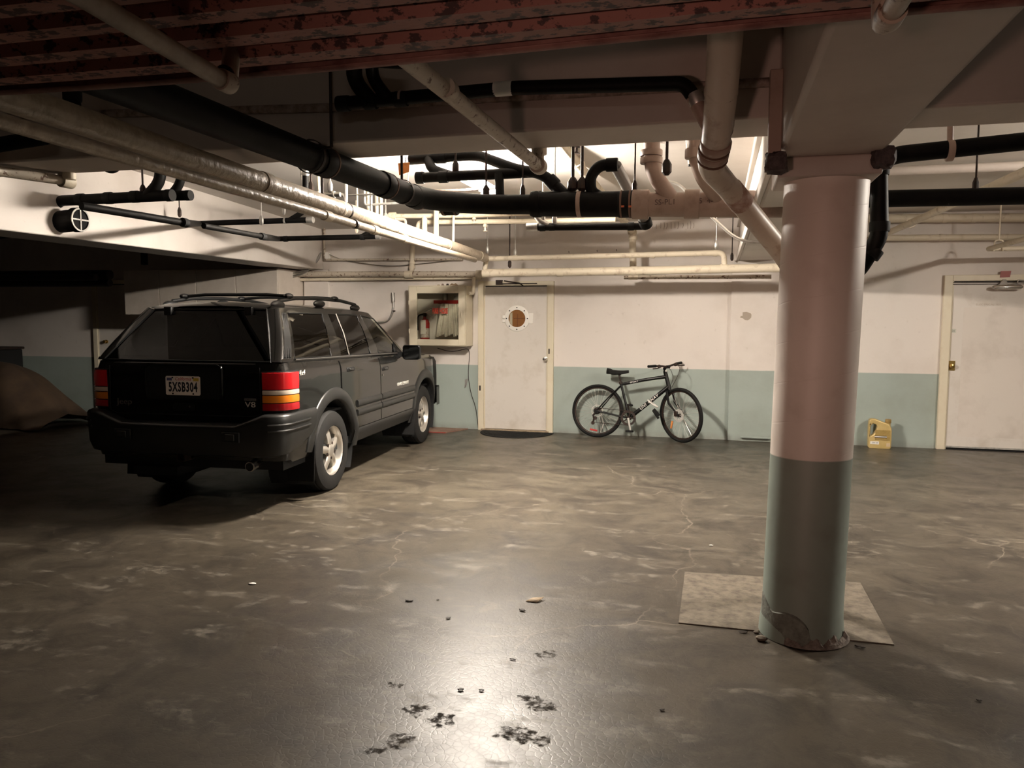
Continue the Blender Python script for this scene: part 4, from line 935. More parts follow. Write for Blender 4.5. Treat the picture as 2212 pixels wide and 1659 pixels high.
# cord hanging from the cabinet
t = pipe('power_cord', 'thin dark cord looping under the hose cabinet and down the wall', 'cord',
   [(-3.768, 10.200, 1.129),(-3.563, 10.200, 1.074),(-3.306, 10.200, 1.136),(-3.309, 10.230, 1.019),(-3.333, 10.240, 0.747),(-3.292, 10.240, 0.502),(-3.218, 10.240, 0.309),(-3.184, 10.240, 0.017)], .005, M['dsteel'], .1, 6)
obj('cord_tag', G().prism([((-3.384, 10.230, 0.578)[0],(-3.384, 10.230, 0.578)[2]),((-3.357, 10.230, 0.598)[0],(-3.357, 10.230, 0.598)[2]),((-3.330, 10.230, 0.715)[0],(-3.330, 10.230, 0.715)[2]),((-3.377, 10.230, 0.695)[0],(-3.377, 10.230, 0.695)[2])],'y',10.236,10.242), M['galv'], t)
# torn patch on the wall
q = (0.358, 10.200, 1.581)
pts = [(-.045,.055),(.0,.06),(.05,.045),(.065,.02),(.058,.008),(.064,-.002),(.045,-.03),(.02,-.045),(-.015,-.042),(-.04,-.02),(-.075,-.012),(-.065,.008),(-.045,.01)]
tag(obj('torn_patch', G().prism([(q[0]+a, q[2]+c_) for a,c_ in pts],'y',D-.048,D-.044), pm('bare_plaster',(.36,.30,.24),.8)), 'grey torn paint patch on the wall left of the column', 'patch')
# pencil scrawl at the top of the wall
q = (-0.432, 10.240, 2.739)
sc = bpy.data.objects.new('wall_scrawl', None); C.objects.link(sc); sc.location = q; ORIG['wall_scrawl'] = Vector(q); tag(sc, 'faint pencil scrawl high on the wall under the painted drain', 'writing')
g = G(); rnd = random.Random(3); x = -.40
while x < .12:
    h = rnd.uniform(.04,.085); dx = rnd.uniform(.01,.035)
    g.tube([(q[0]+x, D-.0015, q[2]+rnd.uniform(-.01,.02)+h*.5), (q[0]+x+dx*.2, D-.0015, q[2]), (q[0]+x-dx*.6+.01, D-.0015, q[2]-h*.55)], .0035, 4)
    x += rnd.uniform(.03,.06)
obj('pencil_strokes', g, pm('pencil', (.36,.30,.25), .8), sc)['kind'] = 'stuff'
# hooks/marks
for px, lb in (((-1.924, 10.250, 2.439),'small dark mark on the wall, left of three above the slim pipe'),((-1.547, 10.250, 2.445),'small dark mark on the wall, middle of three above the slim pipe'),((-1.291, 10.250, 2.452),'small dark mark on the wall, right of three above the slim pipe')):
    tag(obj('wall_hook', G().tube([(px[0],D,px[2]),(px[0],D-.015,px[2]),(px[0]+.004,D-.016,px[2]-.02)], .004, 6), M['dsteel']), lb, 'hook')

# ================================================================== STORAGE CABINETS, LEFT
xs = [-8.38,-7.78,-7.16,-6.52,-5.86]
for k in range(4):
    t = thing('wall_cabinet', ['white wall cabinet, leftmost of the row above the car','white wall cabinet, second from the left above the car','white wall cabinet, third from the left above the car','white wall cabinet, rightmost of the row above the car'][k], 'cabinet', (xs[k], 9.57, 1.58), group='white cabinets above the car')
    w = xs[k+1]-xs[k]
    obj('carcass', G().box(.0,0,0,w,.68,.64), M['cabinet'], t, local=True)
    dr_ = obj('cabinet_door', G().box(.006,-.022,.004,w-.006,-.002,.636), M['cabinet'], t, local=True, bevel=.003)
    obj('handle', G().cyl((w-.05,-.03,.05),(w-.05,-.03,.12),.006,n=8), M['dsteel'], dr_, local=True)
# dark bundled pipes under the soffit at left
for k, (z, y, r) in enumerate(((2.16,9.2,.07),(2.05,9.25,.055),(2.12,9.05,.05))):
    pipe('stored_pole', ['dark pole, uppermost of the bundle along the left wall','dark pole, lowest of the bundle along the left wall','dark pole, nearest of the bundle along the left wall'][k], 'pole', [(-12.9,y,z),(-8.3-.05*k,y,z-.02)], r, M['dsteel'], 0, 10, group='dark poles along the left wall')
t = thing('bracket', 'short black upright bracket on the cabinet above the car', 'bracket', (-8.014, 9.500, 2.428))
obj('upright', G().box(*[a+b_ for a,b_ in zip((-8.014, 9.500, 2.428),(-.03,.01,-.13))], *[a+b_ for a,b_ in zip((-8.014, 9.500, 2.428),(.03,.09,.13))]), M['dark'], t, bevel=.004)
# cable bundle at the pilaster
for k in range(3):
    o_ = .01*k
    pipe('cable', ['grey cable sagging from the girder end to the wall pipes, topmost','grey cable sagging from the girder end to the wall pipes, middle','grey cable sagging from the girder end to the wall pipes, lowest'][k], 'cable',
         [(-5.475, 10.080, 2.476),tuple(Vector((-5.510, 10.060, 2.364))+Vector((-o_*2,-o_,-o_*2))),tuple(Vector((-5.625, 10.000, 2.231))+Vector((-o_*3,-o_,-o_*3))),tuple(Vector((-5.936, 9.950, 2.166))+Vector((0,0,-o_*3)))], .010, M['steel'], .15, 8, group='grey cables at the girder end')
pipe('cable', 'thin cable drooping along the wall above the chipped conduit', 'cable', [(-5.452, 10.200, 2.466),(-5.205, 10.200, 2.370),(-4.490, 10.200, 2.262),(-3.526, 10.200, 2.344)], .006, M['steel'], .3, 6)
t = thing('junction_box', 'small white junction box on the pilaster under the girder end', 'junction box', (-5.442, 10.180, 2.431))
q = (-5.442, 10.180, 2.431)
obj('box', G().box(q[0]-.03,q[1]-.03,q[2]-.05,q[0]+.03,q[1]+.05,q[2]+.05), M['white'], t, bevel=.004)

# ================================================================== TARP-COVERED MOTORCYCLE SHAPE
def tarp():
    t = thing('covered_motorcycle', 'low vehicle under a tan tarp in the dark left corner', 'covered vehicle', (-9.9, 8.9, 0))
    rows = []; nu, nv = 44, 40
    for i in range(nu):
        u = i/(nu-1); x = -2.05 + 3.15*u                          # along X, the right end drapes low
        ridge = .80 + .10*sin(u*3.0) - .65*max(0,(u-.70)/.30)**1.25 - .42*max(0,(.12-u)/.12)
        row = []
        for j in range(nv):
            w = j/(nv-1)*2-1; half = .50 + .05*sin(u*9)
            f = (1-abs(w)**2.6)
            z = ridge*f
            fold = .030*sin(w*9+u*21) * (1-f*.6) + .02*sin(u*34+w*3)*abs(w)
            y = w*half + fold
            z = max(.012 + .012*abs(sin(u*30)), z + .02*sin(u*15+w*5)*f)
            row.append((x + .05*sin(w*7+u*4), y, z))
        rows.append(row)
    obj('tarp', G().grid(rows), M['canvas'], t, local=True, angle=70, subs=1)
    return t
tarp()
t = thing('dark_crate', 'black box standing behind the tan tarp at the left edge', 'box', (-11.75, 9.88, 0))
obj('crate', G().box(-.5,-.3,0,.80,.3,1.02), M['dark'], t, local=True, bevel=.02)
obj('crate_lid', G().box(-.52,-.32,1.02,.82,.32,1.06), M['dsteel'], t, local=True, bevel=.01)

# ================================================================== FLOOR BITS
def flat_bit(name, p, w, d, h, m, label, cat, rot=0, group=None):
    g = G(); n = 7; rows = []
    for i in range(n):
        u = i/(n-1)*2-1
        rr = sqrt(max(0,1-u*u*.9))
        rows.append([(u*w, v*d*rr, .002 + h*(.4+.6*abs(sin(u*2.3+v*1.7)))) for v in (-1,-.4,.3,1)])
    g.grid(rows)
    o = obj(name, g, m, solid=.002); o.location = (p[0], p[1], 0); o.rotation_euler = (0,0,rot)
    return tag(o, label, cat, group)
flat_bit('fallen_leaf', (-1.596, 3.856, -0.000), .022, .012, .006, M['leaf'], 'dark curled leaf left of the floor glare', 'leaf', .2)
flat_bit('fallen_leaf', (-0.962, 3.883, 0.000), .020, .010, .007, M['leaf'], 'dark bent leaf just below the brown paper scrap', 'leaf', -.4)
flat_bit('fallen_leaf', (-0.997, 2.959, 0.000), .013, .009, .006, M['leaf'], 'black crumb in the middle of the floor glare, left of two', 'leaf', .3)
flat_bit('fallen_leaf', (-0.912, 2.978, 0.000), .011, .006, .005, M['leaf'], 'black crumb in the middle of the floor glare, right of two', 'leaf', .1)
flat_bit('fallen_leaf', (-1.306, 3.677, 0.000), .014, .008, .006, M['leaf'], 'small dark crumb at the top of the floor glare', 'leaf', .8)
flat_bit('fallen_leaf', (-0.860, 3.297, 0.000), .014, .004, .004, M['leaf'], 'thin dark twig-like bit right of the floor glare', 'leaf', .0)
flat_bit('fallen_leaf', (-1.449, 3.911, 0.000), .007, .005, .004, M['leaf'], 'tiny dark speck right of the curled leaf', 'leaf', .0)
flat_bit('fallen_leaf', (1.077, 3.429, 0.000), .011, .006, .005, M['leaf'], 'dark crumb at the far lower right of the floor', 'leaf', .0)
flat_bit('fallen_leaf', (-0.171, 3.012, 0.000), .010, .006, .004, M['leaf'], 'dark crumb on the floor below the column patch', 'leaf', .5)
flat_bit('fallen_leaf', (0.166, 3.895, 0.000), .022, .008, .006, M['leaf'], 'dark leaf by the left foot of the column', 'leaf', .1)
flat_bit('fallen_leaf', (0.698, 3.861, 0.000), .024, .010, .006, M['leaf'], 'dark leaf right of the column foot', 'leaf', -.3)
flat_bit('paper_scrap', (-2.583, 3.869, 0.000), .022, .014, .004, M['white'], 'small pale scrap on the floor left of the glare', 'paper', .1)
flat_bit('paper_scrap', (0.002, 5.378, 0.000), .014, .010, .003, M['white'], 'tiny pale scrap on the floor above the column patch', 'paper', .1)
q = (-0.932, 4.045, 0.000)
g = G().add([(-.045,-.028,.003),(.02,-.03,.003),(.045,.03,.014),(-.018,.032,.004)], [(0,1,2,3)])
o = tag(obj('paper_scrap', g, M['paper'], solid=.002), 'tan square paper scrap on the open floor', 'paper'); o.location = (q[0], q[1], .001)
for lb, q, w in (('tiny stone chip at the left foot of the column', (0.230, 3.907, 0.000), .016), ('brown crumb pile at the left foot of the column', (0.249, 3.821, 0.000), .03)):
    o = tag(obj('mortar_chip', G().ball((0,0,w*.4), w, w*.7, w*.45, 7, 5), M['conc']), lb, 'chip'); o.location = (q[0], q[1], 0)
t = thing('floor_board', 'thin flat red-edged board on the floor by the front tyre', 'board', (-3.62, 9.98, 0))
obj('board', G().prism([(-.42,-.20),(.12,-.20),(.30,.22),(-.42,.22)], 'z', .001, .014), pm('brown_board',(.24,.16,.11),.7,c2=(.16,.08,.06),scale=8), t, local=True)
obj('red_edge', G().prism([(-.42,-.212),(.12,-.212),(.125,-.20),(-.42,-.20)], 'z', .001, .013), M['redplastic'], t, local=True)

# ================================================================== OIL JUG
def jug():
    t = thing('oil_jug', 'gold plastic motor oil jug with handle on the floor by the wall', 'jug', (1.945, 10.12, 0), radians(-3))
    s = 1.0
    outer = [(-.125,0),(.118,0),(.125,.02),(.125,.215),(.118,.255),(.098,.290),(.075,.307),(.03,.318),(-.02,.340),(-.06,.355),(-.10,.356),(-.122,.345),(-.130,.32),(-.133,.20),(-.13,.03)]
    hole = [(-.085,.300),(-.052,.292),(-.035,.265),(-.045,.215),(-.075,.165),(-.105,.145),(-.112,.17),(-.110,.27)]
    bm = bmesh.new()
    def loop(pts, y): return [bm.verts.new((x, y, z)) for x, z in pts]
    def bridge(y):
        o_ = loop(outer, y); h_ = loop(hole, y); es = []
        for L_ in (o_, h_):
            for i in range(len(L_)): es.append(bm.edges.new((L_[i], L_[(i+1) % len(L_)])))
        bmesh.ops.triangle_fill(bm, use_beauty=True, use_dissolve=False, edges=es)
        return o_, h_
    f = bridge(-.055); b_ = bridge(.055)
    for k in (0, 1):
        n = len(f[k])
        for i in range(n): bm.faces.new((f[k][i], f[k][(i+1)%n], b_[k][(i+1)%n], b_[k][i]))
    bmesh.ops.recalc_face_normals(bm, faces=bm.faces)
    me = bpy.data.meshes.new('body'); bm.to_mesh(me); bm.free(); me.materials.append(M['gold'])
    o = bpy.data.objects.new('body', me); C.objects.link(o); o.parent = t
    bv = o.modifiers.new('bevel','BEVEL'); bv.width = .012; bv.segments = 3; bv.limit_method='ANGLE'; bv.angle_limit=radians(50)
    me.shade_smooth(); me.set_sharp_from_angle(angle=radians(45))
    obj('neck', G().cyl((.088,0,.27),(.088,0,.315),.028), M['gold'], t, local=True)
    obj('cap', G().lathe((.088,0,.308),Z,[(0,.033),(.004,.035),(.042,.034),(.047,.028)],18), pm('gold_cap',(.36,.24,.09),.4,.3), t, local=True)
    lb = obj('front_label', G().box(-.058,-.0585,.10,.108,-.0545,.225), pm('gold_label',(.42,.29,.10),.35,.2,c2=(.34,.23,.075),scale=25), t, local=True)
    obj('label_stripe', G().box(-.062,-.0592,.148,.072,-.0584,.155).box(-.062,-.0592,.128,.072,-.0584,.138), M['dsteel'], lb, local=True)
    obj('label_bar', G().box(-.062,-.0592,.138,.072,-.0584,.148), M['white'], lb, local=True)
    w = obj('grade_label', G().box(-.108,-.0585,.050,-.012,-.0545,.085), M['white'], t, local=True)
    text('grade_text', '5W-30', M['dsteel'], w, Matrix.Translation((-.055,-.0588,.067)) @ Matrix.Rotation(radians(90),4,'X'), .024, .0002)
    obj('volume_label', G().box(.070,-.0585,.028,.112,-.0545,.070), pm('pale_gold_label',(.58,.44,.28),.5), t, local=True)
    return t
jug()

# ================================================================== BICYCLE
def bicycle():
    ax, ay = -1.485, 9.985; bx_, by_ = -.390, 9.845
    yaw = atan2(by_-ay, bx_-ax)
    wb = sqrt((bx_-ax)**2 + (by_-ay)**2); s = wb/1.105
    t = thing('bicycle', 'black hybrid bicycle leaning against the green-painted wall', 'bicycle', (ax, ay, 0))
    lean = radians(7.0)
    t.rotation_euler = (Matrix.Rotation(yaw,4,'Z') @ Matrix.Rotation(-lean,4,'X')).to_euler()
    R = .348; blk = pm('bike_black', (.003,.003,.003), .35, spec=.3); al = M['silver']
    def B(name, g, m, p=t, **k): return obj(name, g, m, p, local=True, **k)
    rear = (0,0,R); bb = (.425,0,.275); st = (.300,0,.705); hb = (.915,0,.700); ht = (.862,0,.885); fa = (wb,0,R)
    g = G()
    g.tube([bb, hb], [.026,.027], 14).tube([st, (.60,0,.775), (hb[0]-.035,0,hb[2]+.125)], [.019,.021,.023], 12, .1).tube([(bb[0],0,bb[2]), (st[0]-.012,0,st[2]+.035)], .017, 12)
    g.tube([(hb[0]+.006,0,hb[2]-.02),(ht[0]-.004,0,ht[2]+.01)], .025, 14)
    for sgn in (-1,1):
        g.tube([(rear[0],sgn*.065,R),(.25,sgn*.035,.30),(bb[0],sgn*.02,bb[2])], .0105, 8)
        g.tube([(rear[0],sgn*.065,R),(.15,sgn*.05,.53),(st[0]-.01,sgn*.012,st[2]-.02)], .009, 8)
        g.box(-.022,sgn*.068-.003,R-.03,.03,sgn*.068+.003,R+.02)
    g.cyl((bb[0],-.045,bb[2]),(bb[0],.045,bb[2]),.025)
    fr = B('frame', g, blk)
    # lettering on the tubes
    dv = (Vector(hb)-Vector(bb)).normalized()
    for txt, u in (('UNI',.36),('UNAV',.61)):
        p_ = Vector(bb).lerp(Vector(hb), u) + Vector((0,-.0275,0))
        text('frame_lettering', txt, M['white'], fr, face_to(p_, dv, (0,-1,0)), .056, .0006, .95, .25, 1.15)
    p_ = Vector((.47,-.0215,.742)); text('frame_lettering', 'SPORT', M['white'], fr, face_to(p_, (1,0,.20), (0,-1,0)), .026, .0005, 1.4)
    # saddle
    B('seat_post', G().cyl((.305,0,.68),(.262,0,.845),.0135,n=12), M['dsteel'])
    B('seat_clamp', G().ring((.293,0,.725),(-.2,0,.95),.024,.03).cyl((.285,-.02,.835),(.245,-.02,.84),.012).cyl((.285,.02,.835),(.245,.02,.84),.012), M['dsteel'])
    rows = []
    for i in range(13):
        u = i/12; x = .105 + .285*u
        w = .088*(1-u)**1.1 + .018 if u > .18 else .088*(.55+.45*u/.18)
        zt = .905 - .012*sin(pi*u) + (.010 if u<.2 else 0) - .012*u
        dpt = .055*(1-u)+.026
        rows.append([(x, w*cos(a), zt - dpt*.5 + (dpt*.5)*sin(a) - (.02*abs(cos(a))**2)) for a in [2*pi*j/14 for j in range(14)]])
    sd = B('saddle', G().grid(rows, close=True).add(rows[0], [list(range(14))]).add(rows[-1], [list(range(14))[::-1]]), M['blackrub'], angle=60)
    B('saddle_rail', G().tube([(.34,.02,.865),(.27,.022,.845),(.18,.025,.855)],.004,6).tube([(.34,-.02,.865),(.27,-.022,.845),(.18,-.025,.855)],.004,6), al, sd)
    # wheels
    def wheel(name, c, mtx=None, disc=False):
        g = G(); n = 48; rows = []
        for k in range(12):
            a = 2*pi*k/12; rr = R-.021 + .021*cos(a); yy = .021*sin(a)
            rows.append([(rr*cos(2*pi*j/n), yy, rr*sin(2*pi*j/n)) for j in range(n)])
        rows.append(rows[0])
        w = obj(name, G().grid(rows, close=True), M['blackrub'], t, local=True)
        w.matrix_basis = Matrix.Translation(c) if mtx is None else mtx
        g = G()
        rr = [(R-.040,-.012),(R-.052,-.010),(R-.056,0),(R-.052,.010),(R-.040,.012),(R-.036,0)]
        rows = [[(r*cos(2*pi*j/n), y, r*sin(2*pi*j/n)) for j in range(n)] for r, y in rr+rr[:1]]
        obj('rim', G().grid(rows, close=True), M['dsteel'] , w, local=True)
        g = G()
        for k in range(32):
            a = 2*pi*k/32; a2 = a + (.55 if k%4<2 else -.55); yy = .028 if k%2 else -.028
            g.tube([(.022*cos(a2), yy, .022*sin(a2)), ((R-.054)*cos(a), 0, (R-.054)*sin(a))], .0013, 4, caps=False)
        obj('spoke', g, al, w, local=True)['kind'] = 'stuff'
        obj('hub', G().lathe((0,-.05,0),Y,[(0,.008),(.015,.009),(.018,.026),(.024,.026),(.028,.014),(.072,.014),(.076,.026),(.082,.026),(.085,.009),(.10,.008)],16), M['dsteel'], w, local=True)
        if disc:
            rows = []
            for r, y in ((.045,-.042),(.082,-.042),(.082,-.0445),(.045,-.0445),(.045,-.042)):
                rows.append([((r+(.004*sin(9*2*pi*j/72) if r>.05 else 0))*cos(2*pi*j/72), y, (r+(.004*sin(9*2*pi*j/72) if r>.05 else 0))*sin(2*pi*j/72)) for j in range(72)])
            obj('disc_rotor', G().grid(rows, close=True), al, w, local=True)
            g = G()
            for k in range(6):
                a = 2*pi*k/6; g.tube([(.02*cos(a),-.043,.02*sin(a)),(.06*cos(a+.4),-.043,.06*sin(a+.4))], .004, 5)
            obj('rotor_arm', g, al, w, local=True)
        return w
    rw = wheel('rear_wheel', rear)
    obj('wheel_reflector', G().box(-.055,-.010,-.268,.045,.006,-.245), M['red'], rw, local=True, bevel=.004).rotation_euler = (0, radians(8), 0)
    for k in range(4): obj('sprocket', G().ring((0,-.028-.008*k,0),Y,.030+.006*(3-k),.003,None,24), M['dsteel'], rw, local=True)
    obj('spoke_guard', G().ring((0,-.022,0),Y,.078,.003,.070,28), al, rw, local=True)
    # steered front assembly
    axis = (Vector(ht)-Vector(hb)).normalized(); steer = radians(-33)
    piv = Vector(hb)
    Sm = Matrix.Translation(piv) @ Matrix.Rotation(steer, 4, axis) @ Matrix.Translation(-piv)
    def F(name, g, m, p=t, **k):
        if p is t: g.v = [tuple(Sm @ Vector(v)) for v in g.v]
        return obj(name, g, m, p, local=True, **k)
    wheel('front_wheel', fa, Sm @ Matrix.Translation((wb,0,R)), True)
    fwobj = [o for o in t.children if o.name.startswith('front_wheel')][0]
    obj('wheel_reflector', G().box(-.012,-.010,-.05,.012,.006,.05), M['orange'], fwobj, local=True, bevel=.004).matrix_basis = Matrix.Translation((-.155,0,-.135)) @ Matrix.Rotation(radians(14),4,'Y')
    g = G()
    cr = Vector(hb) + Vector((.012,0,-.045))
    g.cyl(tuple(Vector(hb)+Vector((0,0,-.01))), tuple(cr), .026)
    g.tube([tuple(cr+Vector((0,-.055,-.02))), tuple(cr), tuple(cr+Vector((0,.055,-.02)))], .019, 10)
    for sgn in (-1,1): g.tube([tuple(cr+Vector((0,sgn*.055,.0))), tuple(cr+Vector((.03,sgn*.058,-.16))), (wb-.012,sgn*.056,R+.02), (wb,sgn*.056,R-.012)], [.017,.016,.012,.012], 10)
    F('fork', g, blk)
    F('brake_caliper', G().box(wb-.055,-.072,R-.01,wb-.005,-.045,R+.055), M['dsteel'], bevel=.006)
    sp = Vector(ht) + axis*.055
    st_end = sp + Vector((.06,0,.012))
    F('stem', G().cyl(tuple(Vector(ht)), tuple(sp), .018).cyl(tuple(sp), tuple(st_end), .016).cyl(tuple(st_end+Vector((0,-.025,0))), tuple(st_end+Vector((0,.025,0))), .022), blk)
    e0 = st_end
    F('handlebar', G().tube([tuple(e0+Vector((-.045,-.30,.028))), tuple(e0+Vector((-.01,-.12,.022))), tuple(e0), tuple(e0+Vector((-.01,.12,.022))), tuple(e0+Vector((-.045,.30,.028)))], .0125, 10, .07), M['dsteel'])
    for sgn in (-1,1):
        F('grip', G().tube([tuple(e0+Vector((-.046,sgn*.305,.028))), tuple(e0+Vector((-.027,sgn*.185,.024)))], .0175, 10), M['blackrub'])
        F('brake_lever', G().ball(tuple(e0+Vector((-.005,sgn*.15,.018))),.026,.024,.022,10,6).tube([tuple(e0+Vector((.02,sgn*.15,.01))), tuple(e0+Vector((.035,sgn*.22,.0))), tuple(e0+Vector((.02,sgn*.29,.0)))], .007, 8), M['dsteel'])
        F('brake_cable', G().tube([tuple(e0+Vector((.03,sgn*.13,.02))), tuple(e0+Vector((.13,sgn*.09,-.01))), tuple(e0+Vector((.12,sgn*.03,-.14))), tuple(Vector(hb)+Vector((.03,sgn*.02,-.01)))], .0028, 6, .10), M['dsteel'])
    F('bell', G().ball(tuple(Vector(ht)+Vector((.035,-.02,.015))),.016), al)
    # drivetrain
    g = G().ring((bb[0],-.052,bb[2]),Y,.092,.004,.070,36)
    for k in range(5): g.tube([(bb[0],-.052,bb[2]),(bb[0]+.082*cos(k*1.2566),-.052,bb[2]+.082*sin(k*1.2566))], .008, 6)
    B('chainring', g, M['dsteel'])
    B('chain_guard', G().ring((bb[0],-.058,bb[2]),Y,.098,.003,.088,36), M['dsteel'])
    ca = radians(-76)
    pe = (bb[0]+.172*cos(ca),-.075,bb[2]+.172*sin(ca))
    B('crank_arm', G().tube([(bb[0],-.066,bb[2]), pe], [.016,.011], 10), al)
    B('crank_arm', G().tube([(bb[0],.066,bb[2]), (bb[0]-.172*cos(ca),.075,bb[2]-.172*sin(ca))], [.016,.011], 10), M['dsteel'])
    B('pedal', G().box(pe[0]-.045,pe[1]-.095,pe[2]-.013,pe[0]+.045,pe[1]-.012,pe[2]+.013), M['blackrub'], bevel=.005)
    B('pedal', G().box(bb[0]-.172*cos(ca)-.045,.085,bb[2]-.172*sin(ca)-.013,bb[0]-.172*cos(ca)+.045,.17,bb[2]-.172*sin(ca)+.013), M['blackrub'], bevel=.005)
    B('chain', G().tube([(0,-.045,R+.04),(bb[0],-.052,bb[2]+.092)],.004,6).tube([(-.03,-.045,R-.155),(bb[0],-.052,bb[2]-.092)],.004,6), M['dsteel'])
    B('derailleur', G().tube([(-.005,-.05,R-.02),(-.045,-.055,R-.06),(-.03,-.055,R-.10),(-.042,-.05,R-.16)],.012,8).ring((-.012,-.055,R-.095),Y,.024,.01).ring((-.042,-.055,R-.16),Y,.024,.01), M['dsteel'])
    B('kickstand', G().tube([(.02,.07,R-.02),(.06,.10,.18),(.02,.12,.07)],.008,8), al)
    # cable lock round the down tube
    c0 = Vector(bb).lerp(Vector(hb), .50); g = G(); L_ = []
    nrm = dv.cross(Vector((0,1,0))).normalized()
    for k in range(20):
        a = 2*pi*k/20; L_.append(tuple(c0 + nrm*(.075*sin(a)-.045) + Vector((0,-.05,0))*cos(a) + dv*(-.02*sin(a)+.03)))
    lk = B('cable_lock', g.tube(L_, .009, 8, closed=True), M['white'])
    p_ = c0 - nrm*-.0 + Vector((.075,-.05,-.085))
    B('lock_body', G().tube([tuple(p_), tuple(p_+Vector((.07,0,-.08)))], .022, 10), M['blackrub'], lk)
    # black pump hanging from the lock
    B('pump', G().tube([tuple(c0+Vector((.07,-.06,-.10))), tuple(c0+Vector((.145,-.055,-.20)))], .015, 10), M['blackrub'])
    return t
bicycle()
# ================================================================== THE PARKED CAR
def suv():
    t = thing('suv', 'dark boxy four-wheel-drive wagon parked nose-in on the left', 'car', (-4.154, 6.192, 0), radians(3.9))
    paint, nt, b, N, L = newmat('dark_car_paint')
    b.inputs['Base Color'].default_value = (.006,.0058,.0054,1); b.inputs['Roughness'].default_value = .24; b.inputs['Metallic'].default_value = .0
    b.inputs['Coat Weight'].default_value = .65; b.inputs['Coat Roughness'].default_value = .05; b.inputs['Specular IOR Level'].default_value = .2
    plast = pm('grey_cladding', (.013,.013,.0125), .36, spec=.4)
    trim = pm('black_trim', (.004,.004,.004), .5, spec=.3)
    rubber = pm('tyre_rubber', (.009,.0085,.008), .72, spec=.3, bump=.15, bscale=140)
    silver = pm('badge_silver', (.75,.72,.66), .35, .3)
    alloy = pm('cast_alloy', (.70,.66,.60), .30, .85)
    P = lambda name, g, m, p=t, **k: obj(name, g, m, p, local=True, **k)
    def P2(name, g, m, pp=t, **k):
        a = P(name, G().add(g.v, g.f), m, pp, **k); P(name, g.mirror(), m, pp, **k); return a
    def xs(y):
        if y > 2.95: return .868 - .20*((y-2.95)/.55)**2
        return .868
    def zb(y):                                      # shoulder / hood edge height
        if y < 1.95: return 1.195 - .062*(y+.9)/2.85
        return 1.133 - .03*(y-1.95) - .045*max(0,y-2.6)**1.5*1.6
    def inset(z, y=0):
        zt = zb(y)
        if z < .5: return .03*(.5-z)/.14
        if z < .82: return 0
        v = (z-.82)/(zt-.82); v = max(0,min(1,v))
        return .010*v + .026*max(0,(v-.72)/.28)**1.8
    def SP(y, z, off=0): return (xs(y)-inset(z,y)+off, y, z)
    AR, AF, RR, RF = 0.0, 2.72, .462, .452
    def arch(y):
        for c, r in ((AR,RR),(AF,RF)):
            if abs(y-c) < r: return .36 + sqrt(r*r-(y-c)**2)
        return .40
    # ---- lower body
    cont = [(0,-.930,0,-1),(.25,-.930,0,-1),(.5,-.928,0,-1),(.69,-.922,0,-1)]
    for k in range(1,7):
        a = radians(-90+15*k); cont.append((.728+.140*cos(a), -.782+.140*sin(a), cos(a), sin(a)))
    ys = [-.70,-.60,-.50] + [AR-RR*cos(pi*k/16) for k in range(17)] + [.55,.7,.85,1.0,1.12,1.14,1.3,1.5,1.7,1.9,2.05,2.15,2.235] + [AF-RF*cos(pi*k/16) for k in range(17)] + [3.24,3.32]
    for y in ys: cont.append((xs(y), y, 1, 0))
    for k in range(1,6):
        a = radians(18*k); cont.append((.60+.225*cos(a), 3.34+.15*sin(a), cos(a), sin(a)))
    cont += [(.3,3.50,0,1),(0,3.51,0,1)]
    levels = [0,.50,.62,.74,.84,.93,1.02,1.09,1.14,1.17,1.19]
    rows = []
    for (x,y,nx,ny) in cont:
        zt = zb(y); z0 = arch(y) if ny == 0 else .42; row = []
        for k in range(12):
            f = k/11
            z = z0 + (zt-z0)*f
            i_ = inset(z,y)
            row.append((x-nx*i_, y-ny*i_, z))
        rows.append(row)
    g = G().grid(rows)
    # hood and cowl
    hy = [2.08,2.15,2.3,2.6,2.9,3.1,3.25,3.36]
    hrows = []
    for y in hy:
        e = SP(y, zb(y)) if y < 3.3 else (.72, y, zb(y))
        hrows.append([(e[0]*f, y, e[2] + .045*(1-f**2.2) + (.02*(1 if .55<f<.8 else 0))) for f in (1,.97,.9,.78,.6,.4,.2,0)])
    g.grid(hrows); g.grid([hrows[-1], [(r[0], 3.50 if r[0] < .6 else 3.44, r[2]-.10) for r in hrows[-1]]])
    # shoulder ledge closing to the glasshouse, and rear ledge
    g.grid([[SP(y, zb(y)) for y in (-.78,-.5,0,.5,1,1.5,2.12)], [(.815,y,zb(y)+.010) for y in (-.82,-.5,0,.5,1,1.5,2.12)]])
    g.grid([[(x,-.930+.036,1.195) for x in (0,.3,.6,.74)], [(x,-.885,1.205) for x in (0,.3,.6,.745)]])
    g.grid([[(.69,-.888,1.195),(.764,-.874,1.195),(.808,-.83,1.195),(.832,-.78,1.192)],[(.745,-.880,1.205),(.775,-.862,1.205),(.800,-.84,1.205),(.815,-.82,1.203)]])
    # ---- glasshouse: side surface S(y, v)
    def S(y, v, off=0):
        zt = 1.634 - .048*max(0,y-.7)**2
        x = .818 + (.605-.818)*(v**1.15) + .012*sin(pi*v)
        return (x+off, y, zb(y)+.008 + (zt-zb(y)-.008)*v)
    def quad(p00, p10, p11, p01, n=5, off=0):        # corners in (y, v)
        rows = []
        for i in range(n+1):
            u = i/n
            rows.append([S((p00[0]*(1-u)+p10[0]*u)*(1-w)+(p01[0]*(1-u)+p11[0]*u)*w, (p00[1]*(1-u)+p10[1]*u)*(1-w)+(p01[1]*(1-u)+p11[1]*u)*w, off) for w in [j/n for j in range(n+1)]])
        return rows
    V0, V1 = .055, .90
    lv = ((-.835,V0),(-.700,V0),(-.425,V1),(-.505,V1))
    w1 = ((-.645,V0),(.060,V0),(.270,V1),(-.390,V1))
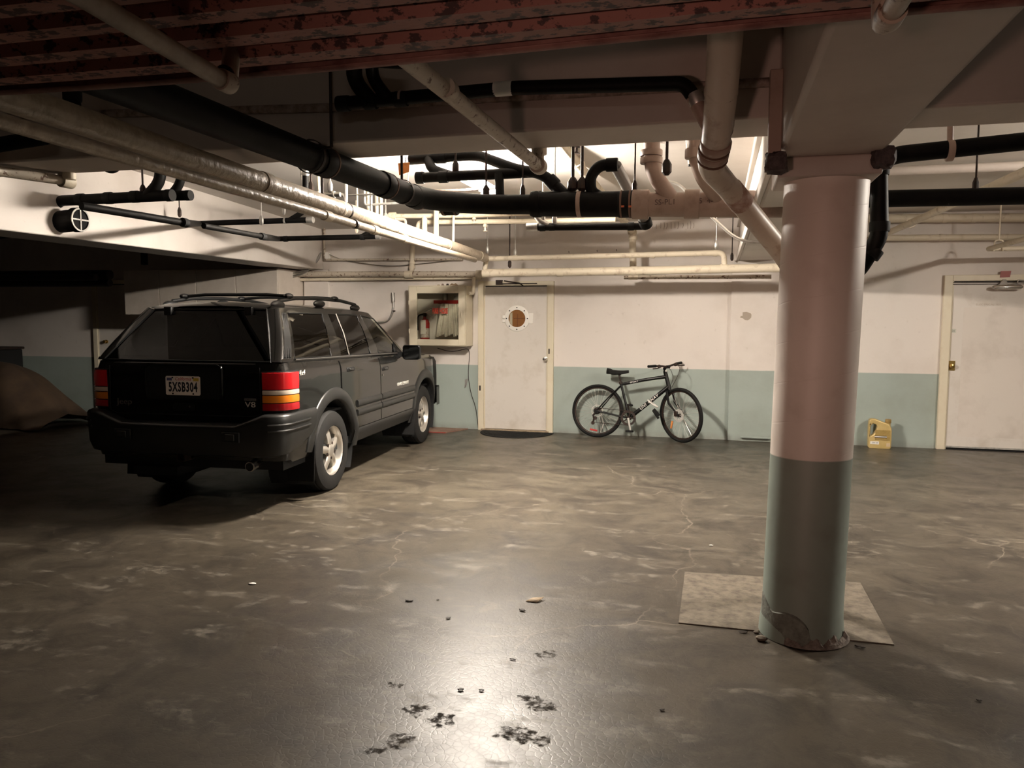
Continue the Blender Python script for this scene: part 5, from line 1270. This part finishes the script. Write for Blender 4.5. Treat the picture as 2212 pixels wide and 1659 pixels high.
    w2a = ((.287,V0),(.455,V0),(.572,V1),(.404,V1))
    w2b = ((.485,V0),(1.022,V0),(1.105,V1),(.602,V1))
    w3 = ((1.258,V0),(1.985,V0),(1.56,.87),(1.205,V1))
    body_quads = [
        ((-.865,0),(2.10,0),(2.05,V0),(-.86,V0)),                                        # belt strip
        ((-.865,0),lv[0],lv[3],(-.50,1)),
        ((-.50,1),lv[3],w3[2],(1.50,1)),                                                 # top rail
        (lv[1],w1[0],w1[3],lv[2]),
        (w1[1],w2a[0],w2a[3],w1[2]),
        (w2a[1],w2b[0],w2b[3],w2a[2]),
        (w2b[1],w3[0],w3[3],w2b[2]),
        (w3[1],(2.10,0),(1.50,1),w3[2]),
    ]
    for q in body_quads: g.grid(quad(*q, n=6))
    # rear corner roll between side and rear glass
    gl_b, gl_t = Vector((.735,-.888,1.205)), Vector((.515,-.525,1.617))
    rows = []
    for i in range(9):
        v = i/8
        a = Vector(S(-.862+.362*v, v)); c = gl_b.lerp(gl_t, v); mid = Vector((a.x-.004, c.y-.004, (a.z+c.z)/2))
        rows.append([tuple(a*(1-s)**2 + mid*2*s*(1-s) + c*s*s) for s in (0,.2,.4,.6,.8,1)])
    g.grid(rows)
    # roof
    def roofrow(y, x0, z0, crown): 
        return [(x0*f, y + (.06*(1-f**2)*max(0,(y-1)*2) if y > 1 else -.022*(1-f**2) if y < -.5 else 0), z0 + crown*(1-f**2.6)) for f in (1,.97,.92,.84,.7,.5,.25,0)]
    rr = []
    for y in (-.522,-.49,-.40,-.2,.2,.6,.9,1.2,1.38,1.50):
        e = S(y,1)
        x0 = .515 if y < -.50 else e[0]; z0 = 1.617 if y < -.50 else e[2]
        rr.append(roofrow(y, x0, z0, .046 if y > -.5 else .030))
    g.grid(rr)
    g.grid([[(.515,-.522,1.617),(.56,-.512,1.622),S(-.50,1)], [(.54,-.49,1.640),(.575,-.49,1.638),S(-.49,1)]])
    body = P('body', g.mirrored(), paint, angle=40)
    # windscreen pillars/frame
    wsb, wst = [(.760,2.10,1.14),(.4,2.19,1.165),(0,2.22,1.17)], [(.575,1.51,1.602),(.3,1.545,1.632),(0,1.56,1.648)]
    # ---- glass
    tint = glassmat('tinted_glass', (.06,.058,.053)); clear = glassmat('clear_glass', (.84,.92,.82))
    for nm, q, m_ in (('rear_quarter_window', w1, tint),('rear_door_vent_window', w2a, tint),('rear_door_window', w2b, tint),('front_door_window', w3, clear)):
        for sd in (1,-1):
            gg = G().grid(quad(*q, n=5, off=-.004)); P(nm, gg if sd > 0 else gg.mirror(), m_)
        # rubber surround
    P('windscreen', G().grid([wsb, wst]).mirrored(), clear)
    P('rear_window', G().grid([[(.735*f,-.888-.012*(1-f*f),1.205) for f in (-1,-.5,0,.5,1)], [(.632*f,-.712-.012*(1-f*f),1.41) for f in (-1,-.5,0,.5,1)], [(.515*f,-.524-.010*(1-f*f),1.617) for f in (-1,-.5,0,.5,1)]]), glassmat('dark_rear_glass', (.010,.010,.010), .38))
    def edge_strip(q, w=.011):
        gg = G()
        pts = [S(a[0],a[1],.001) for a in q]
        gg.tube(pts, w*.5, 6, closed=True); return gg
    for q in (w1, w2b, w3): P2('window_seal', edge_strip(q), trim)
    P2('bright_divider', G().tube([S(.470,V0,.002),S(.528,.5,.003),S(.587,V1,.002)],.006,6), M['chrome'])
    P2('belt_moulding', G().tube([S(y,.03,.006) for y in (-.65,-.3,0,.4,.8,1.2,1.6,2.0)],.007,6), pm('grey_moulding',(.10,.095,.09),.3,.5))
    gg = G().grid(quad(*lv, n=4, off=.001)); lvb = P2('pillar_vent', gg, trim)
    gg = G()
    for k in range(3):
        u = (k+.5)/3; gg.tube([S(-.830+.125*u, V0+.02, .006), S(-.500+.072*u, V1-.02, .006)], .006, 6)
    P2('vent_slat', gg, plast, lvb)
    P('rear_glass_edge', G().tube([(.735,-.892,1.205),(.632,-.717,1.41),(.515,-.529,1.617),(0,-.541,1.617),(-.515,-.529,1.617),(-.632,-.717,1.41),(-.735,-.892,1.205),(0,-.904,1.203)],.009,6,closed=True), trim)
    for s in (-1,1): P('glass_hinge', G().box(s*.37-.035,-.575,1.565,s*.37+.035,-.535,1.640), trim, bevel=.008)
    # ---- doors (raised panels with handles)
    def panel(ylist, zlo, zhi, nz, off, th=.010):
        g = G(); front = []
        for y in ylist:
            a, c = zlo(y), zhi(y)
            front.append([SP(y, a+(c-a)*k/nz, off) for k in range(nz+1)])
        g.grid(front)
        brd = front[0] + [r[-1] for r in front[1:]] + front[-1][::-1][1:] + [r[0] for r in front[::-1]][1:]
        g.grid([brd, [(p[0]-th, p[1], p[2]) for p in brd]])
        return g
    fl = RR+.055
    def rdl(y): return max(.50, .36+sqrt(max(0, fl*fl-y*y))) if y < fl else .50
    def fdl(y): return .50
    rdy = [.165,.22,.27,.32,.38,.43,.47,.50,.515,.53,.70,.9,1.146]
    fdy = [1.164,1.3,1.6,1.9,2.1,2.262]
    for sd in (1,-1):
        for nm, yl, fz in (('rear_door', rdy, rdl),('front_door', fdy, fdl)):
            gg = panel(yl, fz, lambda y: zb(y)-.012, 14, .007)
            d = P(nm, gg if sd > 0 else gg.mirror(), paint)
            hy_ = .375 if nm == 'rear_door' else 1.297
            hz = 1.070 if nm == 'rear_door' else 1.018
            e = SP(hy_, hz, .006)
            gg = G().hexa([(e[0]-.004,hy_-.085,hz-.022),(e[0]+.010,hy_-.085,hz-.018),(e[0]+.010,hy_+.085,hz-.018),(e[0]-.004,hy_+.085,hz-.022),(e[0]-.006,hy_-.085,hz+.022),(e[0]+.010,hy_-.08,hz+.016),(e[0]+.010,hy_+.08,hz+.016),(e[0]-.006,hy_+.085,hz+.022)])
            hd = P('door_handle', gg if sd > 0 else gg.mirror(), trim, d, bevel=.006)
            gg = G().box(e[0]+.006,hy_-.055,hz-.012,e[0]+.020,hy_+.04,hz+.012)
            P('handle_grip', gg if sd > 0 else gg.mirror(), plast, d, bevel=.006)
            # cladding mouldings with a groove
            y0, y1 = (.50,1.140) if nm == 'rear_door' else (1.170,2.250)
            n_ = 7
            for z0_, z1_ in ((.700,.762),(.612,.672)):
                rows = []
                for i in range(n_+1):
                    y = y0+(y1-y0)*i/n_; e0_ = SP(y, z0_); e1_ = SP(y, z1_)
                    rows.append([(e0_[0]+.006,y,z0_-.006),(e0_[0]+.016,y,z0_),(e0_[0]+.024,y,z0_+.012),(e1_[0]+.024,y,z1_-.012),(e1_[0]+.016,y,z1_),(e1_[0]+.006,y,z1_+.004)])
                gg = G().grid(rows).add(rows[0],[list(range(6))]).add(rows[-1],[list(range(6))])
                P('side_moulding', gg if sd > 0 else gg.mirror(), plast, d, angle=50)
            if nm == 'front_door':
                e = SP(1.24, .945, .008)
                P('key_lock', (G().cyl((e[0],1.215,.955),(e[0]+.004,1.215,.955),.010,n=10) if sd > 0 else G().cyl((-e[0],1.215,.955),(-e[0]-.004,1.215,.955),.010,n=10)), M['chrome'], d)
                if sd > 0:
                    e = SP(1.87,.825,.0085)
                    text('door_badge', 'GRAND CHEROKEE', silver, d, face_to((e[0]+.0012,1.85,.815), (0,1,0), (1,0,0)), .052, .0015, .85)
    # ---- sills, flares, wheel housings
    sill = []
    for y in [.44,.6,1.0,1.5,2.0,2.25]:
        sill.append([SP(y,.355,-.05),SP(y,.36,.002),SP(y,.42,.012),SP(y,.475,.014),SP(y,.492,.006),SP(y,.495,-.006)])
    P2('rocker_panel', G().grid(sill), plast, angle=50)
    for c, r, a0, a1 in ((AR,RR,-4,172),(AF,RF,-4,184)):
        rows = []
        for i in range(31):
            a = radians(a0 + (a1-a0)*i/30)
            row = []
            for rr_, off in ((r-.004,-.04),(r,.009),(r+.010,.015),(r+.050,.019),(r+.090,.013),(r+.108,.004),(r+.110,-.006)):
                y = c+rr_*cos(a); z = .36+rr_*sin(a); yy = min(max(y,-.74),3.3)
                row.append((xs(yy)-inset(min(z,1.0),yy)+off, y, z))
            rows.append(row)
        P2('wheel_arch_flare', G().grid(rows), plast, angle=60)
        rows = [[(xx, c+(r-.002)*cos(radians(-30+240*i/24)), .36+(r-.002)*sin(radians(-30+240*i/24))) for i in range(25)] for xx in (.84,.45)]
        g = G().grid(rows).add(rows[1], [list(range(25))])
        P2('wheel_housing', g, M['dark'])
    P('underbody', G().box(-.80,-.85,.34,.80,3.3,.42).cyl((-.7,0,.36),(.7,0,.36),.05).ball((.0,0,.36),.14).box(-.5,-.9,.27,-.1,-.2,.34), M['dark'])
    P('cabin_floor', G().box(-.80,-.88,.70,.80,3.2,.72), M['dark'])
    # ---- bumpers
    def bumper(plan, prof):
        rows = []
        for (x,y,nx,ny,dz) in plan:
            rows.append([(x-nx*i_, y-ny*i_, z+dz*w) for i_, z, w in prof])
        return G().grid(rows)
    plan = [(.890,-.405,1,0,.10),(.893,-.55,1,0,.06),(.895,-.72,1,0,.02)]
    for k in range(0,7):
        a = radians(-15*k); plan.append((.725+.17*cos(a), -.86+.17*sin(a), cos(a), sin(a), .01*(1-k/6)))
    plan += [(.5,-1.045,0,-1,0),(.25,-1.05,0,-1,0),(0,-1.052,0,-1,0)]
    prof = [(.16,.800,0),(.030,.803,0),(.010,.795,0),(0,.78,0),(0,.735,0),(.004,.66,0),(.010,.55,.5),(.035,.475,1),(.10,.45,1),(.22,.45,1)]
    def cut(p):                                       # centre of the top is a lower step
        g = G(); rows = []
        for (x,y,nx,ny,dz) in p:
            low = .085 if x < .60 else 0
            rows.append([(x-nx*i_, y-ny*i_, (z if k > 4 else z-low*(1 if k<4 else .6)) + dz*w) for k,(i_, z, w) in enumerate(prof)])
        return g.grid(rows)
    rb = P('rear_bumper', cut(plan).mirrored(), plast, angle=40)
    for z in (.722,.675):
        gg = G().tube([(p[0]-p[2]*.0+p[2]*.003, p[1]+p[3]*.003, z) for p in plan[1:9]], .0095, 6)
        P2('bumper_rib', gg, plast, rb)
    P('step_pad', G().box(-.56,-1.02,.712,.56,-.93,.722), trim, rb, bevel=.004)
    for s in (-1,1):
        P('bumper_recess', G().box(s*.47-.075,-1.060,.585,s*.47+.075,-1.045,.665), M['dark'], rb, bevel=.006)
        P('bumper_lamp', G().box(s*.47-.045,-1.066,.60,s*.47+.035,-1.056,.650), pm('grey_lens',(.03,.03,.028),.2), rb, bevel=.006)
    P('front_bumper', G().grid([[(x,y,z) for x,y in ((.87,3.20),(.86,3.36),(.76,3.50),(.5,3.56),(0,3.58))] for z in (.42,.5,.62,.66)]).mirrored(), plast)
    # ---- tail lamps wrapping the corner
    crn = [(.685,-.922,0,-1),(.728,-.922,0,-1)]
    for k in range(1,7):
        a = radians(-90+15*k); crn.append((.728+.140*cos(a), -.782+.140*sin(a), cos(a), sin(a)))
    crn += [(.868,-.725,1,0)]
    crn = [(.640+.045*0+.045*0,-.922,0,-1)] * 0 + crn
    bands = (('red_lens', .822,.883,(.34,.010,.014)),('amber_lens',.883,.946,(.70,.20,.012)),('clear_lens',.946,.987,(.62,.52,.42)),('red_lens',.987,1.125,(.50,.012,.016)))
    for sd in (1,-1):
        lamp = None
        g = G()
        rows = [[(x+nx*o, y+ny*o, z) for o, z in ((-.02,.816),(.008,.816),(.010,.822),(.010,1.125),(.008,1.132),(-.02,1.132))] for x,y,nx,ny in [(.672,-.922,0,-1)]+crn+[(.866,-.708,1,0)]]
        g.grid(rows)
        lamp = P('tail_lamp', g if sd > 0 else g.mirror(), trim)
        for nm, z0, z1, c_ in bands:
            mm, nt, b2, N, L = newmat(nm)
            b2.inputs['Base Color'].default_value = (*c_,1); b2.inputs['Roughness'].default_value = .14; b2.inputs['Coat Weight'].default_value = 1; b2.inputs['Specular IOR Level'].default_value=.6
            rows = [[(x+nx*o, y+ny*o, z) for o, z in ((.008,z0+.001),(.019,z0+.004),(.021,(z0+z1)/2),(.019,z1-.004),(.008,z1-.001))] for x,y,nx,ny in crn]
            g = G().grid(rows).add(rows[0],[list(range(5))]).add(rows[-1],[list(range(5))])
            P(nm, g if sd > 0 else g.mirror(), mm, lamp, angle=30)
    # ---- hatch: plate recess, plate, latch, badges
    def rrect(x0,z0,x1,z1,r,n=5):
        pts = []
        for cx_,cz_,a0 in ((x1-r,z1-r,0),(x0+r,z1-r,90),(x0+r,z0+r,180),(x1-r,z0+r,270)):
            pts += [(cx_+r*cos(radians(a0+90*k/n)), cz_+r*sin(radians(a0+90*k/n))) for k in range(n+1)]
        return pts
    o_, i_ = rrect(-.345,.885,.345,1.185,.05), rrect(-.325,.905,.325,1.165,.035)
    sur = P('plate_surround', G().grid([[(x,-.929,z) for x,z in o_],[(x,-.944,z) for x,z in rrect(-.340,.890,.340,1.180,.046)],[(x,-.944,z) for x,z in rrect(-.330,.900,.330,1.170,.038)],[(x,-.932,z) for x,z in i_]], close=True), paint, angle=30)
    P('recess_panel', G().prism(i_,'y',-.9335,-.9305), plast, sur)
    pl = P('number_plate', G().prism(rrect(-.1525,.932,.1525,1.084,.014),'y',-.9400,-.9375), pm('plate_white',(.88,.80,.74),.45), bevel=.001)
    mp = pm('plate_ink',(.012,.012,.022),.5)
    text('plate_number', '5XSB304', mp, pl, Matrix.Translation((0,-.9404,.994)) @ Matrix.Rotation(radians(90),4,'X'), .104, .0004, .58, 0, 1.16, 'CENTER', .0035)
    text('plate_state', 'California', pm('plate_red',(.55,.06,.07),.5), pl, Matrix.Translation((0,-.9404,1.062)) @ Matrix.Rotation(radians(90),4,'X'), .040, .0003, .92, .35)
    P('month_sticker', G().box(-.140,-.9408,1.048,-.096,-.9402,1.070), pm('sticker_blue',(.10,.10,.22),.5), pl)
    P('year_sticker', G().box(.092,-.9408,1.046,.140,-.9402,1.070), pm('sticker_yellow',(.62,.42,.06),.5), pl)
    for sx_, sz_ in ((-.09,1.072),(.09,1.072),(-.09,.944),(.09,.944)): P('plate_screw', G().cyl((sx_,-.940,sz_),(sx_,-.9425,sz_),.007,n=8), M['dark'], pl)
    P('hatch_latch', G().prism(rrect(-.095,.805,.095,.868,.018),'y',-.938,-.928), trim, bevel=.003)
    P('latch_lock', G().cyl((.055,-.937,.842),(.055,-.942,.842),.009,n=10), M['chrome'])
    P('hatch_seam', G().tube([(-.66,-.931,1.16),(-.665,-.931,.80),(-.60,-.933,.775),(.60,-.933,.775),(.665,-.931,.80),(.66,-.931,1.16)],.004,5), M['dark'])
    P('hatch_highlight_fold', G().tube([(-.62,-.925,1.186),(0,-.931,1.186),(.62,-.925,1.186)],.006,6), paint)
    R90 = Matrix.Rotation(radians(90),4,'X')
    text('maker_badge', 'Jeep', M['steel'], t, Matrix.Translation((-.535,-.9315,.868)) @ R90, .070, .002, 1.15)
    text('engine_badge', 'V8', silver, t, Matrix.Translation((.575,-.9315,.868)) @ R90, .062, .002, 1.35)
    bd = P('trim_badge', G().box(.525,-.934,.900,.625,-.929,.918), M['steel'], bevel=.001)
    text('trim_letters', 'LIMITED', mp, bd, Matrix.Translation((.575,-.9345,.909)) @ R90, .018, .0003, 1.3)
    e = SP(-.60,1.10)
    text('drive_badge', '4x4', silver, t, face_to((e[0]+.0015,-.615,1.103), (0,1,0), (1,0,0)), .058, .002, 1.2, .15)
    # ---- mirrors
    for sd in (1,-1):
        g = G()
        rows = []
        for k, (f, sxx, szz) in enumerate(((-.062,.094,.075),(-.055,.100,.082),(.0,.098,.080),(.05,.075,.062),(.08,.03,.03))):
            rows.append([(.995+x*sxx/.1, 1.845+f, 1.168+z*szz/.082) for x, z in rrect(-.1,-.082,.1,.082,.032)])
        g.grid(rows, close=True).add(rows[-1],[list(range(len(rows[-1])))])
        g.box(.80,1.82,1.115,.93,1.88,1.168)
        mr = P('wing_mirror', g if sd > 0 else g.mirror(), trim, angle=50)
        gg = G().prism([(.995+x*.88, 1.165+z*.86) for x, z in rrect(-.1,-.082,.1,.082,.028)],'y',1.786,1.7875)
        P('mirror_glass', gg if sd > 0 else gg.mirror(), pm('mirror_silver',(.08,.085,.085),.10,1.0), mr)
        gg = G().add([S(1.72,.06,.004),S(1.97,.06,.004),S(1.80,.30,.004)],[(0,1,2)])
        P('mirror_sail', gg if sd > 0 else gg.mirror(), trim, mr, solid=.006)
    # ---- roof rack
    for sd in (1,-1):
        x = .505
        pts = [(x,-.36,1.650),(x,-.30,1.692),(x,0,1.722),(x,.5,1.732),(x,1.0,1.722),(x,1.38,1.690),(x,1.47,1.645)]
        rk = P('roof_rail', G().tube(pts,[.012,.017,.017,.017,.017,.015,.010],10) if sd > 0 else G().tube([(-a,b_,c) for a,b_,c in pts],[.012,.017,.017,.017,.017,.015,.010],10), trim)
        for y, zz in ((-.32,1.678),(.50,1.700),(1.38,1.672)):
            P('rail_foot', G().ball((sd*x,y,zz-.018),.036,.11,.036,12,8), trim, rk)
    for y in (-.12,.85):
        cb = P('cross_bar', G().tube([(-.50,y,1.738),(-.3,y,1.752),(.3,y,1.752),(.50,y,1.738)],.014,8), trim)
        for s in (-1,1): P('bar_clamp', G().ball((s*.505,y,1.738),.04,.055,.026,10,6), trim, cb)
    # ---- wheels
    def wheel(x, y, sd):
        prof = [(-.108,.225),(-.113,.25),(-.112,.30),(-.098,.345),(-.080,.357),(-.060,.360),(-.052,.352),(-.044,.352),(-.036,.361),(-.004,.361),(0,.353),(.004,.353),(.008,.361),(.036,.361),(.044,.352),(.052,.352),(.060,.360),(.080,.357),(.098,.345),(.112,.30),(.113,.25),(.108,.225)]
        w = P('wheel', G().lathe((x,y,.36),X,prof,48,caps=False), rubber, angle=30)
        f = x + sd*.085                                   # outer face plane
        d = (sd,0,0)
        g = G().lathe((f-sd*.19,y,.36),d,[(0,.205),(.02,.200),(.12,.190),(.17,.205),(.195,.222),(.205,.228),(.208,.222),(.204,.214),(.185,.203),(.150,.192)],40,caps=False)
        rim = P('rim', g, alloy, w)
        P('rim_back', G().lathe((f-sd*.085,y,.36),d,[(0,.19),(.004,.19)],30), M['dark'], w)
        g = G()
        for k in range(5):
            a0 = 2*pi*k/5 + pi/2 + .12
            def pt(r, da, dx): return (f+sd*dx, y+r*cos(a0+da), .36+r*sin(a0+da))
            # star spoke: wide at the hub, waisted, then flaring into the rim
            rows = []
            for r, wd, dx in ((.045,.62,-.006),(.085,.42,.000),(.120,.27,-.004),(.155,.215,-.012),(.185,.235,-.020),(.208,.31,-.026)):
                rows.append([pt(r,-wd,dx-.045),pt(r,-wd,dx-.010),pt(r,-wd*.35,dx+.006),pt(r,wd*.35,dx+.006),pt(r,wd,dx-.010),pt(r,wd,dx-.045)])
            g.grid(rows)
        P('spoke', g, alloy, w, angle=50)['kind'] = 'stuff'
        P('hub_cap', G().lathe((f-sd*.03,y,.36),d,[(0,.062),(.028,.058),(.036,.046),(.040,.030),(.041,.004)],24), alloy, w)
        for k in range(5):
            a0 = 2*pi*k/5 + pi/2 + .12 + pi/5
            q = (f-sd*.012, y+.070*cos(a0), .36+.070*sin(a0))
            P('lug_nut', G().cyl(q,(q[0]+sd*.010,q[1],q[2]),.014,n=8), M['dsteel'], w)
        return w
    for x, sd in ((.742,1),(-.742,-1)):
        for y in (AR, AF-.02): wheel(x, y, sd)
    # ---- mud flaps, exhaust, hitch
    for sd in (1,-1):
        for y in (-.47, 2.22):
            gg = G().hexa([(.64,y-.012,.17),(.885,y-.012,.17),(.885,y,.17),(.64,y,.17),(.66,y+.03,.58),(.885,y+.03,.58),(.885,y+.042,.58),(.66,y+.042,.58)])
            P('mud_flap', gg if sd > 0 else gg.mirror(), M['blackrub'], bevel=.006)
    P('exhaust_pipe', G().tube([(.50,.2,.44),(.565,-.45,.43),(.585,-.98,.385)],[.03,.032,.040],16).tube([(.585,-.97,.386),(.585,-.985,.385)],.034,16), pm('worn_chrome',(.50,.47,.44),.28,1.0))
    P('exhaust_mouth', G().cyl((.585,-.988,.3845),(.585,-.983,.385),.033), M['dark'])
    P('muffler', G().tube([(.36,-.62,.42),(.36,-.2,.42)],.095,16), M['dark'])
    P('tow_hitch', G().grid([[(x,y,z) for x,z in rrect(-.036,.408,.036,.480,.008)] for y in (-.7,-1.0)], close=True).grid([[(x,-1.0,z) for x,z in rrect(-.036,.408,.036,.480,.008)],[(x,-1.0,z) for x,z in rrect(-.026,.418,.026,.470,.004)],[(x,-.85,z) for x,z in rrect(-.026,.418,.026,.470,.004)]], close=True).box(-.45,-.80,.43,.45,-.72,.49), M['dsteel'])
    # ---- interior
    seatm = pm('tan_leather',(.16,.10,.06),.6)
    for s in (-1,1):
        st = P('seat', G().box(s*.38-.25,1.05,.72,s*.38+.25,1.60,.95).hexa([(s*.38-.24,.92,.9),(s*.38+.24,.92,.9),(s*.38+.24,1.10,.9),(s*.38-.24,1.10,.9),(s*.38-.20,.80,1.24),(s*.38+.20,.80,1.24),(s*.38+.20,.92,1.24),(s*.38-.20,.92,1.24)]), seatm, bevel=.05)
        P('headrest', G().ball((s*.38,.845,1.31),.13,.06,.085,14,8), seatm, st)
    P('rear_bench', G().box(-.68,-.28,.72,.68,.25,.92).hexa([(-.68,-.36,.9),(.68,-.36,.9),(.68,-.2,.9),(-.68,-.2,.9),(-.64,-.46,1.30),(.64,-.46,1.30),(.64,-.36,1.30),(-.64,-.36,1.30)]), seatm, bevel=.04)
    P('dashboard', G().hexa([(-.74,1.78,.9),(.74,1.78,.9),(.74,2.1,.9),(-.74,2.1,.9),(-.72,1.84,1.10),(.72,1.84,1.10),(.72,2.12,1.12),(-.72,2.12,1.12)]), trim, bevel=.03)
    P('steering_wheel', G().tube([(-.38+.19*cos(2*pi*k/24),1.66+.06*sin(2*pi*k/24),1.03+.18*sin(2*pi*k/24)) for k in range(24)],.014,8,closed=True), trim)
    return t
suv()
